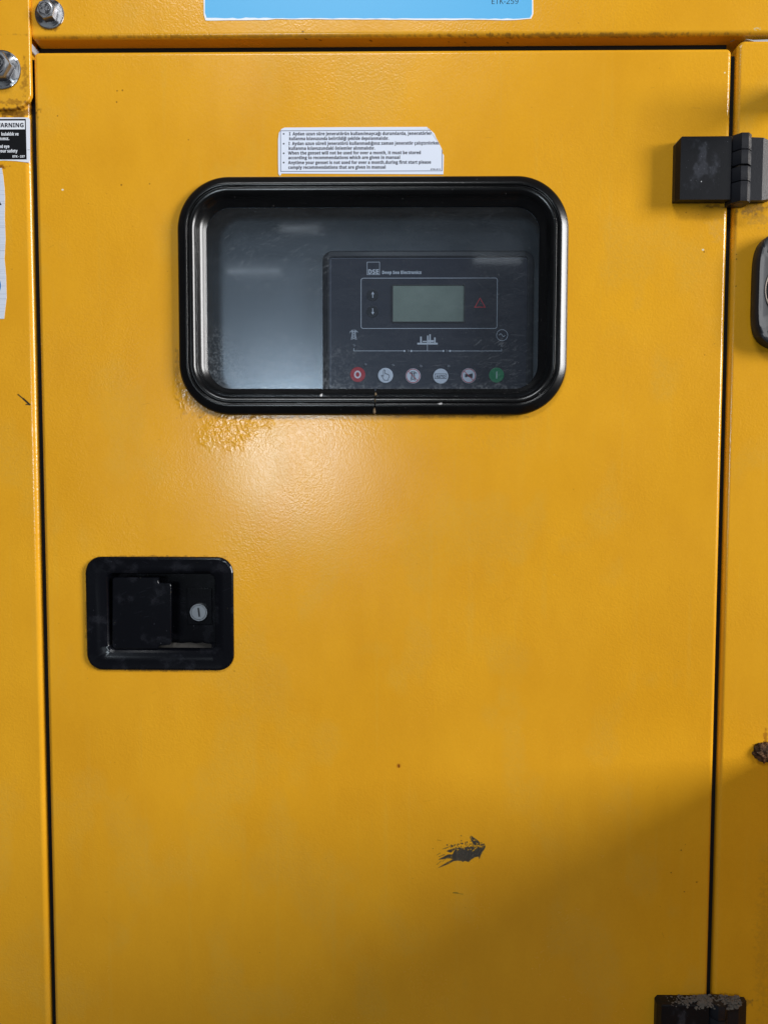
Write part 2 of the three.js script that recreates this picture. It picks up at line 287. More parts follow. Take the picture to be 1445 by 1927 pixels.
{
  const L = LIGHTS.right, t = new THREE.Vector3(...L.from), p = t.clone().addScaledVector(new THREE.Vector3(...L.dir).normalize(), L.dist);
  hallWindow(L, p, t, 'bright square hall window far off to the right of the yellow cabinet');
  const C = LIGHTS.ceiling, cp = new THREE.Vector3(...C.at), ct = new THREE.Vector3(...C.from);
  const lamp = thing('ceiling_lamp', 'long flat hall lamp high above and in front of the yellow cabinet', 'lamp', C.at);
  const head = new THREE.Group(); head.name = 'lamp_head'; lamp.add(head); head.lookAt(ct.clone());
  const diff = new THREE.Mesh(new THREE.BoxGeometry(C.w, C.h, 0.004).translate(0, 0, -0.012), M.glow); diff.name = 'diffuser'; head.add(diff);
  const tray = new THREE.Mesh(new THREE.BoxGeometry(C.w + 0.05, C.h + 0.05, 0.05).translate(0, 0, -0.042), M.frame); tray.name = 'housing'; tray.castShadow = true; head.add(tray);
  const cl = new THREE.RectAreaLight(new THREE.Color(...C.color), C.power, C.w, C.h); cl.name = 'lamp_light'; cl.position.copy(cp); scene.add(cl); cl.lookAt(ct);
  // three dim far lamps of the hall that the pane mirrors as short pale bars
  for (const [px, py, w, label] of [[565, 432, 74, 'topmost of the dim tube lamps hanging far behind the viewer'], [478, 512, 96, 'left dim tube lamp, the lowest hung behind the viewer'], [935, 491, 84, 'right dim tube lamp hanging far behind the viewer']]) {
    const g = at(px, py, -0.0045), d = g.clone().sub(camera.position).multiply(new THREE.Vector3(1, 1, -1)), k = 2.6 / d.z, p = g.clone().addScaledVector(d, k), len = w / FOCAL * 3.3;
    const tube = thing('tube_lamp', label, 'lamp', p.toArray(), 'dim tube lamps of the hall');
    const c = new THREE.Mesh(new THREE.CapsuleGeometry(0.011, len, 6, 14).rotateZ(Math.PI / 2 - 0.02), new THREE.MeshStandardMaterial({ color: 0x000000, emissive: new THREE.Color(0.8, 0.9, 1.0), emissiveIntensity: 1.5 })); c.name = 'tube'; tube.add(c);
    const cap = new THREE.Mesh(new THREE.BoxGeometry(len + 0.06, 0.03, 0.04).translate(0, 0.03, 0), M.frame); cap.name = 'lamp_housing'; tube.add(cap);
    const pl = new THREE.RectAreaLight(new THREE.Color(0.8, 0.9, 1.0), 2, len, 0.02); pl.name = 'tube_light'; pl.position.copy(p).add(new THREE.Vector3(0, 0, -0.02)); scene.add(pl); pl.lookAt(p.x, p.y, 0);
  }
  const B = LIGHTS.back;
  hallWindow(B, new THREE.Vector3(...B.at), new THREE.Vector3(...B.from), 'bright small hall window behind the viewer facing the yellow cabinet');
}

// ---------------------------------------------------------------- the housing
const DX0 = -0.367, DX1 = 0.3397, DY0 = EYE - 0.80, DY1 = EYE + 0.4305;
const housing = thing('generator_housing', 'yellow painted sheet metal generator housing framing the door, with bolts and warning stickers', 'generator housing', [0, DY0 - 0.2, 0]);
part('side_panel', painted(foldedSheet(-1.0, DY0 - 0.2, DX0 - 0.0052, EYE + 0.8, { R: 0.007, r: 0.006, z: -0.0015, deep: 0.05 })), paint, housing);
part('top_rail', painted(foldedSheet(DX0 - 0.003, DY1 + 0.0132, 1.0, EYE + 0.8, { R: 0.005, r: 0.0045, z: -0.0005, deep: 0.05 })), paint, housing);
part('hinge_post', painted(foldedSheet(DX1 + 0.0058, DY0 - 0.2, 1.0, EYE + 0.4385, { R: 0.008, r: 0.0045, z: -0.001, deep: 0.05 })), paint, housing);
{ // frame plate behind the gaps, with the black door seal on it
  const s = shapeOf([[-0.95, DY0 - 0.2], [0.95, DY0 - 0.2], [0.95, EYE + 0.75], [-0.95, EYE + 0.75]]);
  const a = at(390, 750), b = at(1010, 360);
  s.holes.push(new THREE.Path([[-0.235, EYE + 0.05], [0.19, EYE + 0.05], [0.19, EYE + 0.32], [-0.235, EYE + 0.32]].map((p) => new THREE.Vector2(...p))));
  part('inner_frame', painted(new THREE.ShapeGeometry(s).translate(0, 0, -0.034)), paint, housing);
  const path = rrPath(DX0 - 0.001, DY0, DX1 + 0.001, DY1 + 0.002, 0.004, undefined, 0, 5, 0.3);
  part('door_seal', crease(sweep(path, [[-0.003, -0.0335], [-0.002, -0.026], [0.004, -0.023], [0.016, -0.024], [0.016, -0.0335]])), M.seal, housing);
  for (const x of [DX0 - 0.0048, DX1 + 0.0006]) part('gap_seal', new THREE.BoxGeometry(0.0044, DY1 - DY0 - 0.006, 0.016).translate(x + 0.0022, (DY0 + DY1) / 2 - 0.002, -0.0145), M.seal, housing);
  part('top_seal', new THREE.BoxGeometry(DX1 - DX0 + 0.004, 0.0112, 0.016).translate((DX0 + DX1) / 2, DY1 + 0.0074, -0.0265), M.seal, housing);
  const f = at(62, 93, -0.006);
  part('foam_tab', new RoundedBoxGeometry(0.0035, 0.008, 0.016, 2, 0.001).translate(f.x - 0.0012, f.y + 0.001, -0.012), M.foam, housing);
  const q = at(1420, 78, -0.004);
  part('foam_strip', slab([[q.x - 0.010, q.y + 0.0022], [q.x - 0.002, q.y + 0.0012], [q.x + 0.012, q.y + 0.0016], [q.x + 0.06, q.y + 0.0016], [q.x + 0.06, q.y - 0.0012], [q.x + 0.004, q.y - 0.0018]], -0.012, -0.0035), M.foam, housing, 'pale strip of peeling foam in the slot above the hinge post');
}
{ // bracket plate in the upper left corner
  const e = at(57, 100, 0.003), lo = at(10, 205, 0.003), x0 = -0.62, R = 0.022, pts = [];
  pts.push([x0, EYE + 0.7], [x0, lo.y]);
  const cx = e.x - R, cy = lo.y + R * 0.75;
  for (let i = 0; i <= 14; i++) { const a = -Math.PI / 2 + Math.PI / 2 * i / 14; pts.push([cx + R * Math.cos(a) + (i > 0 && i < 14 ? rr(-1, 1) * 0.0003 : 0), cy + R * 0.75 * Math.sin(a) + (i > 0 && i < 14 ? rr(-1, 1) * 0.0003 : 0)]); }
  pts.push([e.x, EYE + 0.7]);
  part('corner_bracket', painted(crease(slab(pts, -0.0012, 0.0032, 0.0011), 10)), paint, housing, 'thick yellow bracket plate with a rounded rusty lower corner');
}
function bolt(px, py, z, rw, rh, height, turn) {
  const p = at(px, py, z + 0.001), b = group('bolt', housing);
  const w = [[0.3 * rw, 0], [rw, 0], [rw * 1.0, 0.0012], [rw * 0.95, 0.0019], [rw * 0.86, 0.0021], [0.3 * rw, 0.0021]].map((q) => new THREE.Vector2(...q));
  part('washer', crease(new THREE.LatheGeometry(w, 40).rotateX(Math.PI / 2), 50).translate(p.x, p.y, z), M.steel, b);
  const sh = new THREE.Shape(); for (let i = 0; i < 6; i++) { const a = turn + i * Math.PI / 3; i ? sh.lineTo(rh * Math.cos(a), rh * Math.sin(a)) : sh.moveTo(rh * Math.cos(a), rh * Math.sin(a)); } sh.closePath();
  const hex = new THREE.ExtrudeGeometry(sh, { depth: height - 0.0012, bevelEnabled: true, bevelThickness: 0.0008, bevelSize: 0.0011, bevelOffset: -0.0011, bevelSegments: 2 }).translate(0, 0, 0.0026);
  const cap = new THREE.LatheGeometry([[0, 0.0004], [rh * 0.62, 0.0004], [rh * 0.78, -0.0004]].map((q) => new THREE.Vector2(...q)), 24).rotateX(Math.PI / 2).translate(0, 0, height + 0.0024);
  part('hex_head', crease(merge([hex, cap]), 30).translate(p.x, p.y, z), M.steel, b);
  const m1 = []; for (let i = 0; i < 4; i++) m1.push(new THREE.BoxGeometry(0.0004, rr(0.0012, 0.0022), 0.0002).rotateZ(0.5).translate(p.x + (i - 1.5) * rh * 0.22, p.y - rh * 0.25 + i * 0.0004, z + height + 0.0029));
  part('stamped_mark', merge(m1), M.steelDark, b);
}
bolt(93.5, 26, -0.0005, 0.0148, 0.0098, 0.0068, 0.22);
bolt(4, 131, 0.0032, 0.0192, 0.0138, 0.0095, 0.02);
{ // rusted bolt on the hinge post
  const p = at(1437, 1416), c = canvas(128, 128), [cc] = speckle(128, 128, (x, y) => { const n = fbm(x / 14, y / 14, 4), m = fbm(x / 5 + 9, y / 5, 3); return [40 + n * 100 + (m > 0.6 ? 44 : 0), 27 + n * 66 + (m > 0.6 ? 36 : 0), 16 + n * 40 + (m > 0.6 ? 26 : 0)]; });
  const rust = std({ map: canvasTexture(cc), roughness: 0.92, bumpMap: grain, bumpScale: 0.0008 });
  const g = new THREE.SphereGeometry(0.0095, 40, 26), a = g.attributes.position;
  for (let i = 0; i < a.count; i++) { const x = a.getX(i), y = a.getY(i), z = a.getZ(i), k = 0.72 + 0.75 * fbm(x * 620 + 5, y * 620 + z * 400 + 3, 4); a.setXYZ(i, x * k * 1.05, y * k, Math.max(0, z * k * 0.62)); }
  g.computeVertexNormals();
  part('rusty_bolt', g.translate(p.x, p.y, -0.001), rust, housing, 'rust eaten bolt head crusted with brown flakes');
}
{ // stop pin beside the upper hinge and folded rim lower down: both beyond the frame, known by their shadows
  const p = at(1470, 182), q = at(1452, 1416);
  part('stop_pin', crease(new THREE.CylinderGeometry(0.014, 0.014, 0.08, 24).rotateX(Math.PI / 2)).translate(p.x + 0.012, p.y, 0.0375), M.dark, housing);
  const flap = new RoundedBoxGeometry(0.006, 0.9, 0.48, 2, 0.002).translate(q.x + 0.012, q.y - 0.45, 0.24);
  part('service_flap', painted(flap), paint, housing);
}

// ---------------------------------------------------------------- stickers
function sticker(name, pts, draw, scale, parent, { z = 0, thick = 0.00035, rough = 0.45, label }) {
  const P = pts.map(([x, y]) => at(x, y, z + thick)), xs = P.map((p) => p.x), ys = P.map((p) => p.y);
  const x0 = Math.min(...xs), x1 = Math.max(...xs), y0 = Math.min(...ys), y1 = Math.max(...ys);
  const w = Math.min(2048, Math.round((x1 - x0) / 0.000554 * scale)), h = Math.round(w * (y1 - y0) / (x1 - x0)), c = canvas(w, h), g = c.getContext('2d');
  const k = w / (x1 - x0);
  const m = (px, py) => { const p = at(px, py, z + thick); return [(p.x - x0) * k, (y1 - p.y) * k]; };
  draw(g, m, k * 0.000554, w, h);
  const geo = crease(slab(P.map((p) => [p.x, p.y]), z + 0.00002, z + thick), 20);
  planarUV(geo, x0, y0, x1 - x0, y1 - y0);
  const t = canvasTexture(c);
  return part(name, geo, phys({ map: t, roughness: rough, specularIntensity: 0.55 }), parent, label);
}
function wear(g, w, h, n, a, dark = '60,62,80') { for (let i = 0; i < n; i++) { g.fillStyle = `rgba(${rnd() < 0.6 ? dark : '255,255,255'},${rr(0.2, 1) * a})`; g.beginPath(); g.ellipse(rr(0, w), rr(0, h), rr(0.4, 2.4), rr(0.4, 1.6), rr(0, 3), 0, 7); g.fill(); } }
const ragged = (a, b, n, amp) => { const o = []; for (let i = 0; i < n; i++) o.push([a[0] + (b[0] - a[0]) * i / n + rr(-amp, amp), a[1] + (b[1] - a[1]) * i / n + rr(-amp, amp)]); return o; };

// the door -------------------------------------------------------------------------------------------
const door = thing('cabinet_door', 'yellow generator door with a black framed window, a recessed latch and a grey scuff', 'door', [0, DY0, 0]);
const G0 = at(338, 560).x, G1 = at(1066, 560).x, GT = at(700, 334.5).y, GB = at(700, 781.5).y, GR = 0.053;
const L0 = at(164, 1150).x, L1 = at(440.5, 1150).x, LT = at(300, 1047.5).y, LB = at(300, 1260.5).y, LR = 0.017;
const hole = (x0, y0, x1, y1, R, t) => inset(rrPath(x0, y0, x1, y1, R, undefined, 0, 10, 0.2), t).slice(0, -1).filter((p, i, a) => i === 0 || Math.hypot(p[0] - a[i - 1][0], p[1] - a[i - 1][1]) > 1e-6);
part('door_panel', painted(foldedSheet(DX0, DY0, DX1, DY1, { R: 0.0056, r: 0.005, z: 0, deep: 0.022, holes: [hole(G0, GB, G1, GT, GR, 0.014), hole(L0, LB, L1, LT, LR, 0.012)] })), paint, door);

// window: rubber gasket swept round the opening, its filler strip, the pane
{
  const W = 2048, H = 64, len = 2 * (G1 - G0 + GT - GB) - 8 * GR + 2 * Math.PI * GR;
  const [c, g] = speckle(W, H, (x, y) => { const n = fbm(x / 30, y / 6, 3), v = 5 + 10 * smooth(0.45, 0.75, n) * vnoise(x / 3, y / 2); return [v, v * 1.0, v * 1.06]; });
  for (let i = 0; i < 130; i++) { g.fillStyle = `rgba(190,185,180,${rr(0.15, 0.7)})`; g.fillRect(rr(0, W), rr(0, H), rr(0.5, 1.8), rr(0.5, 2)); }
  const along = (x) => (x >= SX ? x - SX : len - (SX - x)) / len * W;
  var SX = at(706, 770).x;
  const across = (t) => H - t / 0.046 * H;
  const chips = [[at(601, 738).x, 0.031, 5, 12], [at(821, 754).x, 0.018, 9, 6], [at(1030, 600).x, 0.02, 2, 3]];
  for (const [x, t, w, h] of chips) { g.fillStyle = 'rgb(225,222,222)'; g.beginPath(); const X = along(x), Y = across(t); g.moveTo(X, Y); g.lineTo(X + w * 0.8, Y - h * 0.4); g.lineTo(X + w, Y + h * 0.3); g.lineTo(X + w * 0.3, Y + h * 0.5); g.fill(); }
  const t = canvasTexture(c); t.wrapS = t.wrapT = THREE.RepeatWrapping; t.repeat.set(1 / len, 1 / 0.046);
  const rubber = phys({ map: t, roughness: 0.25, specularIntensity: 1, bumpMap: grain, bumpScale: 0.000006 });
  const gasket = group('window_gasket', door, 'black rubber window gasket with rounded corners and a joint at the bottom');
  const prof = [[0.0012, 0.0002], [0.0002, 0.0012], [0, 0.003], [0.0004, 0.0042], [0.0014, 0.0054], [0.0030, 0.0064], [0.0050, 0.0075], [0.0070, 0.0085], [0.0088, 0.0091], [0.0104, 0.0089], [0.0108, 0.0083], [0.0110, 0.0074], [0.0124, 0.0074], [0.0127, 0.0084], [0.0133, 0.0089], [0.0160, 0.0083], [0.0182, 0.0064], [0.0200, 0.0036], [0.0225, 0.0004], [0.0262, -0.0024], [0.0276, -0.0036], [0.0276, -0.0062], [0.0100, -0.0064]];
  const path = rrPath(G0, GB, G1, GT, GR, SX, 0.0016, 48, 0.02);
  const spline = (list, n) => new THREE.CatmullRomCurve3(list.map(([a, b]) => new THREE.Vector3(a, b, 0)), false, 'centripetal').getPoints(n).map((v) => [v.x, v.y]);
  const cut = prof.findIndex((q) => q[0] === 0.0108), cut2 = prof.findIndex((q) => q[0] === 0.0127);
  const runs = [spline(prof.slice(0, cut + 1), 40), prof.slice(cut, cut2 + 1), spline(prof.slice(cut2), 60)].map((q) => { const g = sweep(path, q); g.computeVertexNormals(); return g; });
  let vOff = 0; runs.forEach((g, i) => { const uv = g.attributes.uv; let m = 0; for (let k = 0; k < uv.count; k++) { m = Math.max(m, uv.getY(k)); uv.setY(k, uv.getY(k) + vOff); } vOff += m; });
  part('rubber_profile', merge(runs), rubber, gasket);
  const strip = rrPath(G0, GB, G1, GT, GR, at(569, 754).x, 0.0095, 28, 0.02);
  part('filler_strip', crease(sweep(strip, [[0.01095, 0.0058], [0.01105, 0.0071], [0.0117, 0.0076], [0.0123, 0.0071], [0.0124, 0.0058]]), 50), std({ color: new THREE.Color(0.02, 0.02, 0.021), roughness: 0.3 }), gasket);
  const plug = merge([[0.003, 0.0056, 0.005], [0.0055, 0.0056, 0.003], [0.0145, 0.0052, 0.004], [0.021, 0.0008, 0.006]].map(([o, z, d], i) => new THREE.IcosahedronGeometry(0.0014, 1).scale(i < 2 ? 1.1 : 0.9, 1.6, 1.1).translate(SX + rr(-1, 1) * 0.0004 - (i < 2 ? 0.0008 : 0), GB + o, z + 0.001)));
  part('sealant', plug, std({ color: new THREE.Color(0.16, 0.11, 0.06), roughness: 0.9 }), gasket, 'crumbs of tan sealant in the joint of the gasket');
  const back = rrPath(G0, GB, G1, GT, GR, SX + 0.0001, 0, 20, 0.05);
  part('gasket_core', crease(sweep(back, [[0.0014, 0.0002], [0.002, 0.0045], [0.0185, 0.0036], [0.0255, -0.0034], [0.0255, -0.005]]), 30), M.seal, gasket);

  // scratched acrylic with dust settled in its lower corners
  const pw = 1024, ph = 576, X0 = G0 + 0.022, X1 = G1 - 0.022, Y0 = GB + 0.022, Y1 = GT - 0.022;
  const tr = new Uint8Array(pw * ph * 4), ro = new Uint8Array(pw * ph * 4), dustMask = new Float32Array(pw * ph), roughMask = new Float32Array(pw * ph);
  const q2 = (px, py) => { const p = at(px, py, -0.004); return [(p.x - X0) / (X1 - X0) * pw, (Y1 - p.y) / (Y1 - Y0) * ph]; };
  const scratch = (x, y, a, l, s) => { for (let k = 0; k < l; k++) { const X = (x + Math.cos(a) * k) | 0, Y = (y + Math.sin(a) * k) | 0; if (X >= 0 && Y >= 0 && X < pw && Y < ph) dustMask[Y * pw + X] += 0.6 * s * (0.5 + 0.5 * vnoise(k / 3, x)); } };
  for (let i = 0; i < 260; i++) { const [x, y] = q2(rr(420, 620), rr(430, 560)); scratch(x, y, -0.5 + rr(-0.35, 0.2), rr(3, 16), rr(0.05, 0.28)); }
  for (let i = 0; i < 150; i++) { const [x, y] = q2(rr(400, 1010), rr(400, 730)); scratch(x, y, rr(-0.7, 0.9), rr(4, 40), rr(0.02, 0.1)); }
  for (let i = 0; i < 26; i++) { const [x, y] = q2(rr(440, 520), rr(600, 700)); scratch(x, y, 0.95 + rr(-0.1, 0.1), rr(40, 150), rr(0.02, 0.06)); }
  for (let i = 0; i < 120; i++) { const [x, y] = q2(rr(890, 1000), rr(640, 725)); scratch(x, y, -0.6 + rr(-0.3, 0.3), rr(5, 22), rr(0.03, 0.16)); }
  for (let i = 0; i < 90; i++) { const [x, y] = q2(rr(640, 990), rr(660, 728)); scratch(x, y, rr(-0.15, 0.15), rr(6, 40), rr(0.03, 0.12)); }
  for (let i = 0; i < 110; i++) { const [x, y] = q2(rr(400, 1010), rr(395, 730)); dustMask[(y | 0) * pw + (x | 0)] += rr(0.2, 0.6); }
  for (let y = 0; y < ph; y++) for (let x = 0; x < pw; x++) {
    const i = y * pw + x, o = ((ph - 1 - y) * pw + x) * 4;
    const blot = fbm(x / 60, y / 50, 5), fine = vnoise(x / 1.9, y / 1.9), grit = fbm(x / 5, y / 5, 3), edge = Math.min(x, pw - x, (ph - y) * 0.8, y * 2.4);
    let dst = 0.006 + 0.012 * fbm(x / 70 + 5, y / 22, 4) + 0.02 * smooth(0.55, 0.8, fine) * blot;
    const heap = Math.hypot((x - 170) / 380, (y - 560) / 210) + 0.7 * (blot - 0.5);        // dust settled where the rain could not rinse it
    dst += 0.07 * smooth(1.1, 0.25, heap) * (0.12 + 1.2 * smooth(0.42, 0.66, grit)) * (0.35 + 1.2 * smooth(0.3, 0.75, fine));
    const rim = smooth(30, 4, edge + 26 * (fbm(x / 14, y / 14, 3) - 0.5));
    dst += 0.09 * rim * smooth(0.3, 0.7, grit) * smooth(ph * 0.35, ph * 0.95, y);
    dst = Math.min(0.75, dst + dustMask[i]);
    tr[o] = tr[o + 1] = tr[o + 2] = 255 * (1 - dst); tr[o + 3] = 255;
    const r = 0.025 + 0.05 * fbm(x / 60, y / 20, 4) + 0.5 * dst;
    ro[o] = ro[o + 1] = ro[o + 2] = 255 * r; ro[o + 3] = 255;
  }
  const U = THREE.UnsignedByteType, F = THREE.RGBAFormat, Cl = THREE.ClampToEdgeWrapping;
  const glass = phys({ color: new THREE.Color(0.68, 0.74, 0.80), transmission: 1, transmissionMap: dataTexture(tr, pw, ph, Cl, U, F), roughness: 1, roughnessMap: dataTexture(ro, pw, ph, Cl, U, F), thickness: 0, ior: 1.49 });
  const pane = new THREE.ShapeGeometry(shapeOf(hole(G0, GB, G1, GT, GR, 0.022)), 16).translate(0, 0, -0.0045);
  part('window_pane', planarUV(pane, X0, Y0, X1 - X0, Y1 - Y0), glass, door, 'scratched dusty clear pane over the control unit');
}

// recessed paddle latch
{
  const [wc, wg] = speckle(640, 480, (x, y) => { const n = fbm(x / 50, y / 44, 5), e = smooth(0.52, 0.75, n) * (0.5 + 0.8 * vnoise(x / 3, y / 3)); return [9 + 17 * e, 10 + 17 * e, 15 + 17 * e]; });
  for (let i = 0; i < 46; i++) { wg.fillStyle = `rgba(${rnd() < 0.4 ? '200,180,120' : '150,152,160'},${rr(0.15, 0.7)})`; wg.fillRect(rr(0, 640), rr(0, 480), rr(1, 2.6), rr(1, 2.6)); }
  wg.strokeStyle = 'rgba(90,94,108,.35)'; wg.lineWidth = 0.8; for (let i = 0; i < 40; i++) { const x = rr(0, 640), y = rr(0, 480), a = rr(-0.6, 0.6); wg.beginPath(); wg.moveTo(x, y); wg.lineTo(x + Math.cos(a) * rr(6, 40), y + Math.sin(a) * rr(6, 40)); wg.stroke(); }
  const wt = canvasTexture(wc); wt.wrapS = wt.wrapT = THREE.RepeatWrapping; wt.repeat.set(1 / 0.157, 1 / 0.12);
  M.latch.map = wt; M.latch.color.set(1, 1, 1);
  const latch = group('door_latch', door, 'glossy black recessed paddle latch with a key lock');
  const I = { x0: at(204, 1150, 0.002).x, x1: at(403, 1150, 0.002).x, t: at(300, 1081, 0.002).y, b: at(300, 1222, 0.002).y };
  // flange: an outer rounded rim blending into the edge of the dish, built ring by ring
  const rings = [], N = rrPath(0, 0, 1, 1, 0.2, 0.5, 0, 10, 0.25).length;
  const ring = (x0, y0, x1, y1, R, z) => rings.push(rrFixed(x0, y0, x1, y1, R).map((p) => [p[0], p[1], z]));
  function rrFixed(x0, y0, x1, y1, R) { const o = []; const n = 8, s = 6; const arc = (cx, cy, a0) => { for (let i = 0; i <= n; i++) { const a = a0 + Math.PI / 2 * i / n; o.push([cx + R * Math.cos(a), cy + R * Math.sin(a)]); } }; arc(x1 - R, y0 + R, -Math.PI / 2); arc(x1 - R, y1 - R, 0); arc(x0 + R, y1 - R, Math.PI / 2); arc(x0 + R, y0 + R, Math.PI); o.push(o[0]); return o; }
  const A = (d, z, R) => ring(L0 + d, LB + d, L1 - d, LT - d, Math.max(0.002, R), z);
  const B = (d, z, R) => ring(I.x0 + d, I.b + d, I.x1 - d, I.t - d, Math.max(0.0008, R), z);
  A(0.0006, 0.0002, LR); A(0, 0.001, LR); A(0.0004, 0.0022, LR); A(0.0013, 0.003, LR - 0.001); A(0.0026, 0.0031, LR - 0.002); A(0.0036, 0.0028, LR - 0.003); A(0.010, 0.0027, 0.011);
  B(-0.0065, 0.0026, 0.010); B(-0.0035, 0.0022, 0.009); B(-0.0014, 0.0008, 0.0075); B(-0.0003, -0.0015, 0.0065); B(0, -0.004, 0.006); B(0.0012, -0.020, 0.005); B(0.0022, -0.0225, 0.004);
  const pos = [], idx = [], n = rings[0].length;
  rings.forEach((r) => r.forEach((p) => pos.push(...p)));
  for (let j = 0; j + 1 < rings.length; j++) for (let i = 0; i + 1 < n; i++) { const a = j * n + i, b = a + 1, c = a + n, e = c + 1; idx.push(a, b, e, a, e, c); }
  const fl = new THREE.BufferGeometry(); fl.setAttribute('position', new THREE.Float32BufferAttribute(pos, 3)); fl.setIndex(idx);
  const floor = new THREE.ShapeGeometry(shapeOf(rings[rings.length - 1].slice(0, -1).map((p) => [p[0], p[1]]))).translate(0, 0, -0.0225);
  part('latch_dish', planarUV(merge([crease(fl, 40), floor]), L0, LB, 1, 1), M.latch, latch);
  // paddle with its stepped right-hand edge
  const pz = 0.0008, P = (x, y) => { const p = at(x, y, pz); return new THREE.Vector2(p.x, p.y); };
  const sh = new THREE.Shape(), a = [P(212, 1092), P(218, 1086.5), P(299, 1087), P(297, 1093), P(299, 1097.5), P(316, 1098), P(322, 1104), P(322, 1208), P(317, 1214), P(300, 1215), P(296, 1221), P(220, 1220.5), P(212, 1213)];
  sh.moveTo(a[0].x, a[0].y); sh.quadraticCurveTo(P(212.5, 1087).x, P(212.5, 1087).y, a[1].x, a[1].y); sh.lineTo(a[2].x, a[2].y); sh.quadraticCurveTo(a[3].x, a[3].y, a[4].x, a[4].y); sh.lineTo(a[5].x, a[5].y);
  sh.quadraticCurveTo(P(322, 1098).x, P(322, 1098).y, a[6].x, a[6].y); sh.lineTo(a[7].x, a[7].y); sh.quadraticCurveTo(P(322, 1214).x, P(322, 1214).y, a[8].x, a[8].y); sh.lineTo(a[9].x, a[9].y); sh.lineTo(a[10].x, a[10].y); sh.lineTo(a[11].x, a[11].y); sh.quadraticCurveTo(P(212.5, 1220).x, P(212.5, 1220).y, a[12].x, a[12].y);
  const pg = new THREE.ExtrudeGeometry(sh, { depth: 0.003, bevelEnabled: true, bevelThickness: 0.0007, bevelSize: 0.0007, bevelOffset: -0.0007, bevelSegments: 3, curveSegments: 8 }).translate(0, 0, pz - 0.0037);
  part('paddle', planarUV(crease(pg, 10), L0, LB, 1, 1), M.latch, latch);
  const c = at(374.3, 1152.5, -0.0185), raise = at(349, 1178, -0.014), raise2 = at(396, 1108, -0.014);
  part('lock_plate', new RoundedBoxGeometry(raise2.x - raise.x, raise2.y - raise.y, 0.009, 3, 0.0007).translate((raise.x + raise2.x) / 2, (raise.y + raise2.y) / 2, -0.0257), M.latch, latch);
  const lock = [[0, 0], [0.0076, 0], [0.0078, -0.0008], [0.0081, 0.0002], [0.0092, 0.0004], [0.0096, -0.0002], [0.0096, -0.005]].map((q) => new THREE.Vector2(...q));
  part('lock_cylinder', crease(new THREE.LatheGeometry(lock.reverse(), 36).rotateX(Math.PI / 2), 40).translate(c.x, c.y, -0.0185), M.lock, latch, 'bright round metal key lock');
  part('keyhole', new THREE.BoxGeometry(0.0018, 0.0098, 0.0006).rotateZ(0.12).translate(c.x + 0.0002, c.y + 0.0002, -0.0184), M.dark, latch);
  const dust = std({ color: new THREE.Color(0.04, 0.036, 0.032), roughness: 0.95 });
  const dp = [], di = [], dn = 60, xa = at(298, 1216, -0.01).x, xb = at(400, 1216, -0.01).x;   // a low drift of dust along the ledge of the dish
  for (let a = 0; a <= dn; a++) for (let b = 0; b <= 8; b++) { const x = xa + (xb - xa) * a / dn, z = -0.0215 + 0.017 * b / 8, e = Math.min(1, 6 * Math.min(a / dn, 1 - a / dn)) * Math.sin(Math.PI * Math.min(1, 0.1 + b / 8)); dp.push(x, I.b + 0.0003 + 0.0026 * Math.max(0.02, e) * (0.5 + 0.8 * fbm(a / 4, b / 2, 3)), z); }
  for (let a = 0; a < dn; a++) for (let b = 0; b < 8; b++) { const q = a * 9 + b; di.push(q, q + 1, q + 10, q, q + 10, q + 9); }
  const dgeo = new THREE.BufferGeometry(); dgeo.setAttribute('position', new THREE.Float32BufferAttribute(dp, 3)); dgeo.setIndex(di); dgeo.computeVertexNormals();
  const dm = part('dust', dgeo, dust, latch); dm.userData.kind = 'stuff';
}

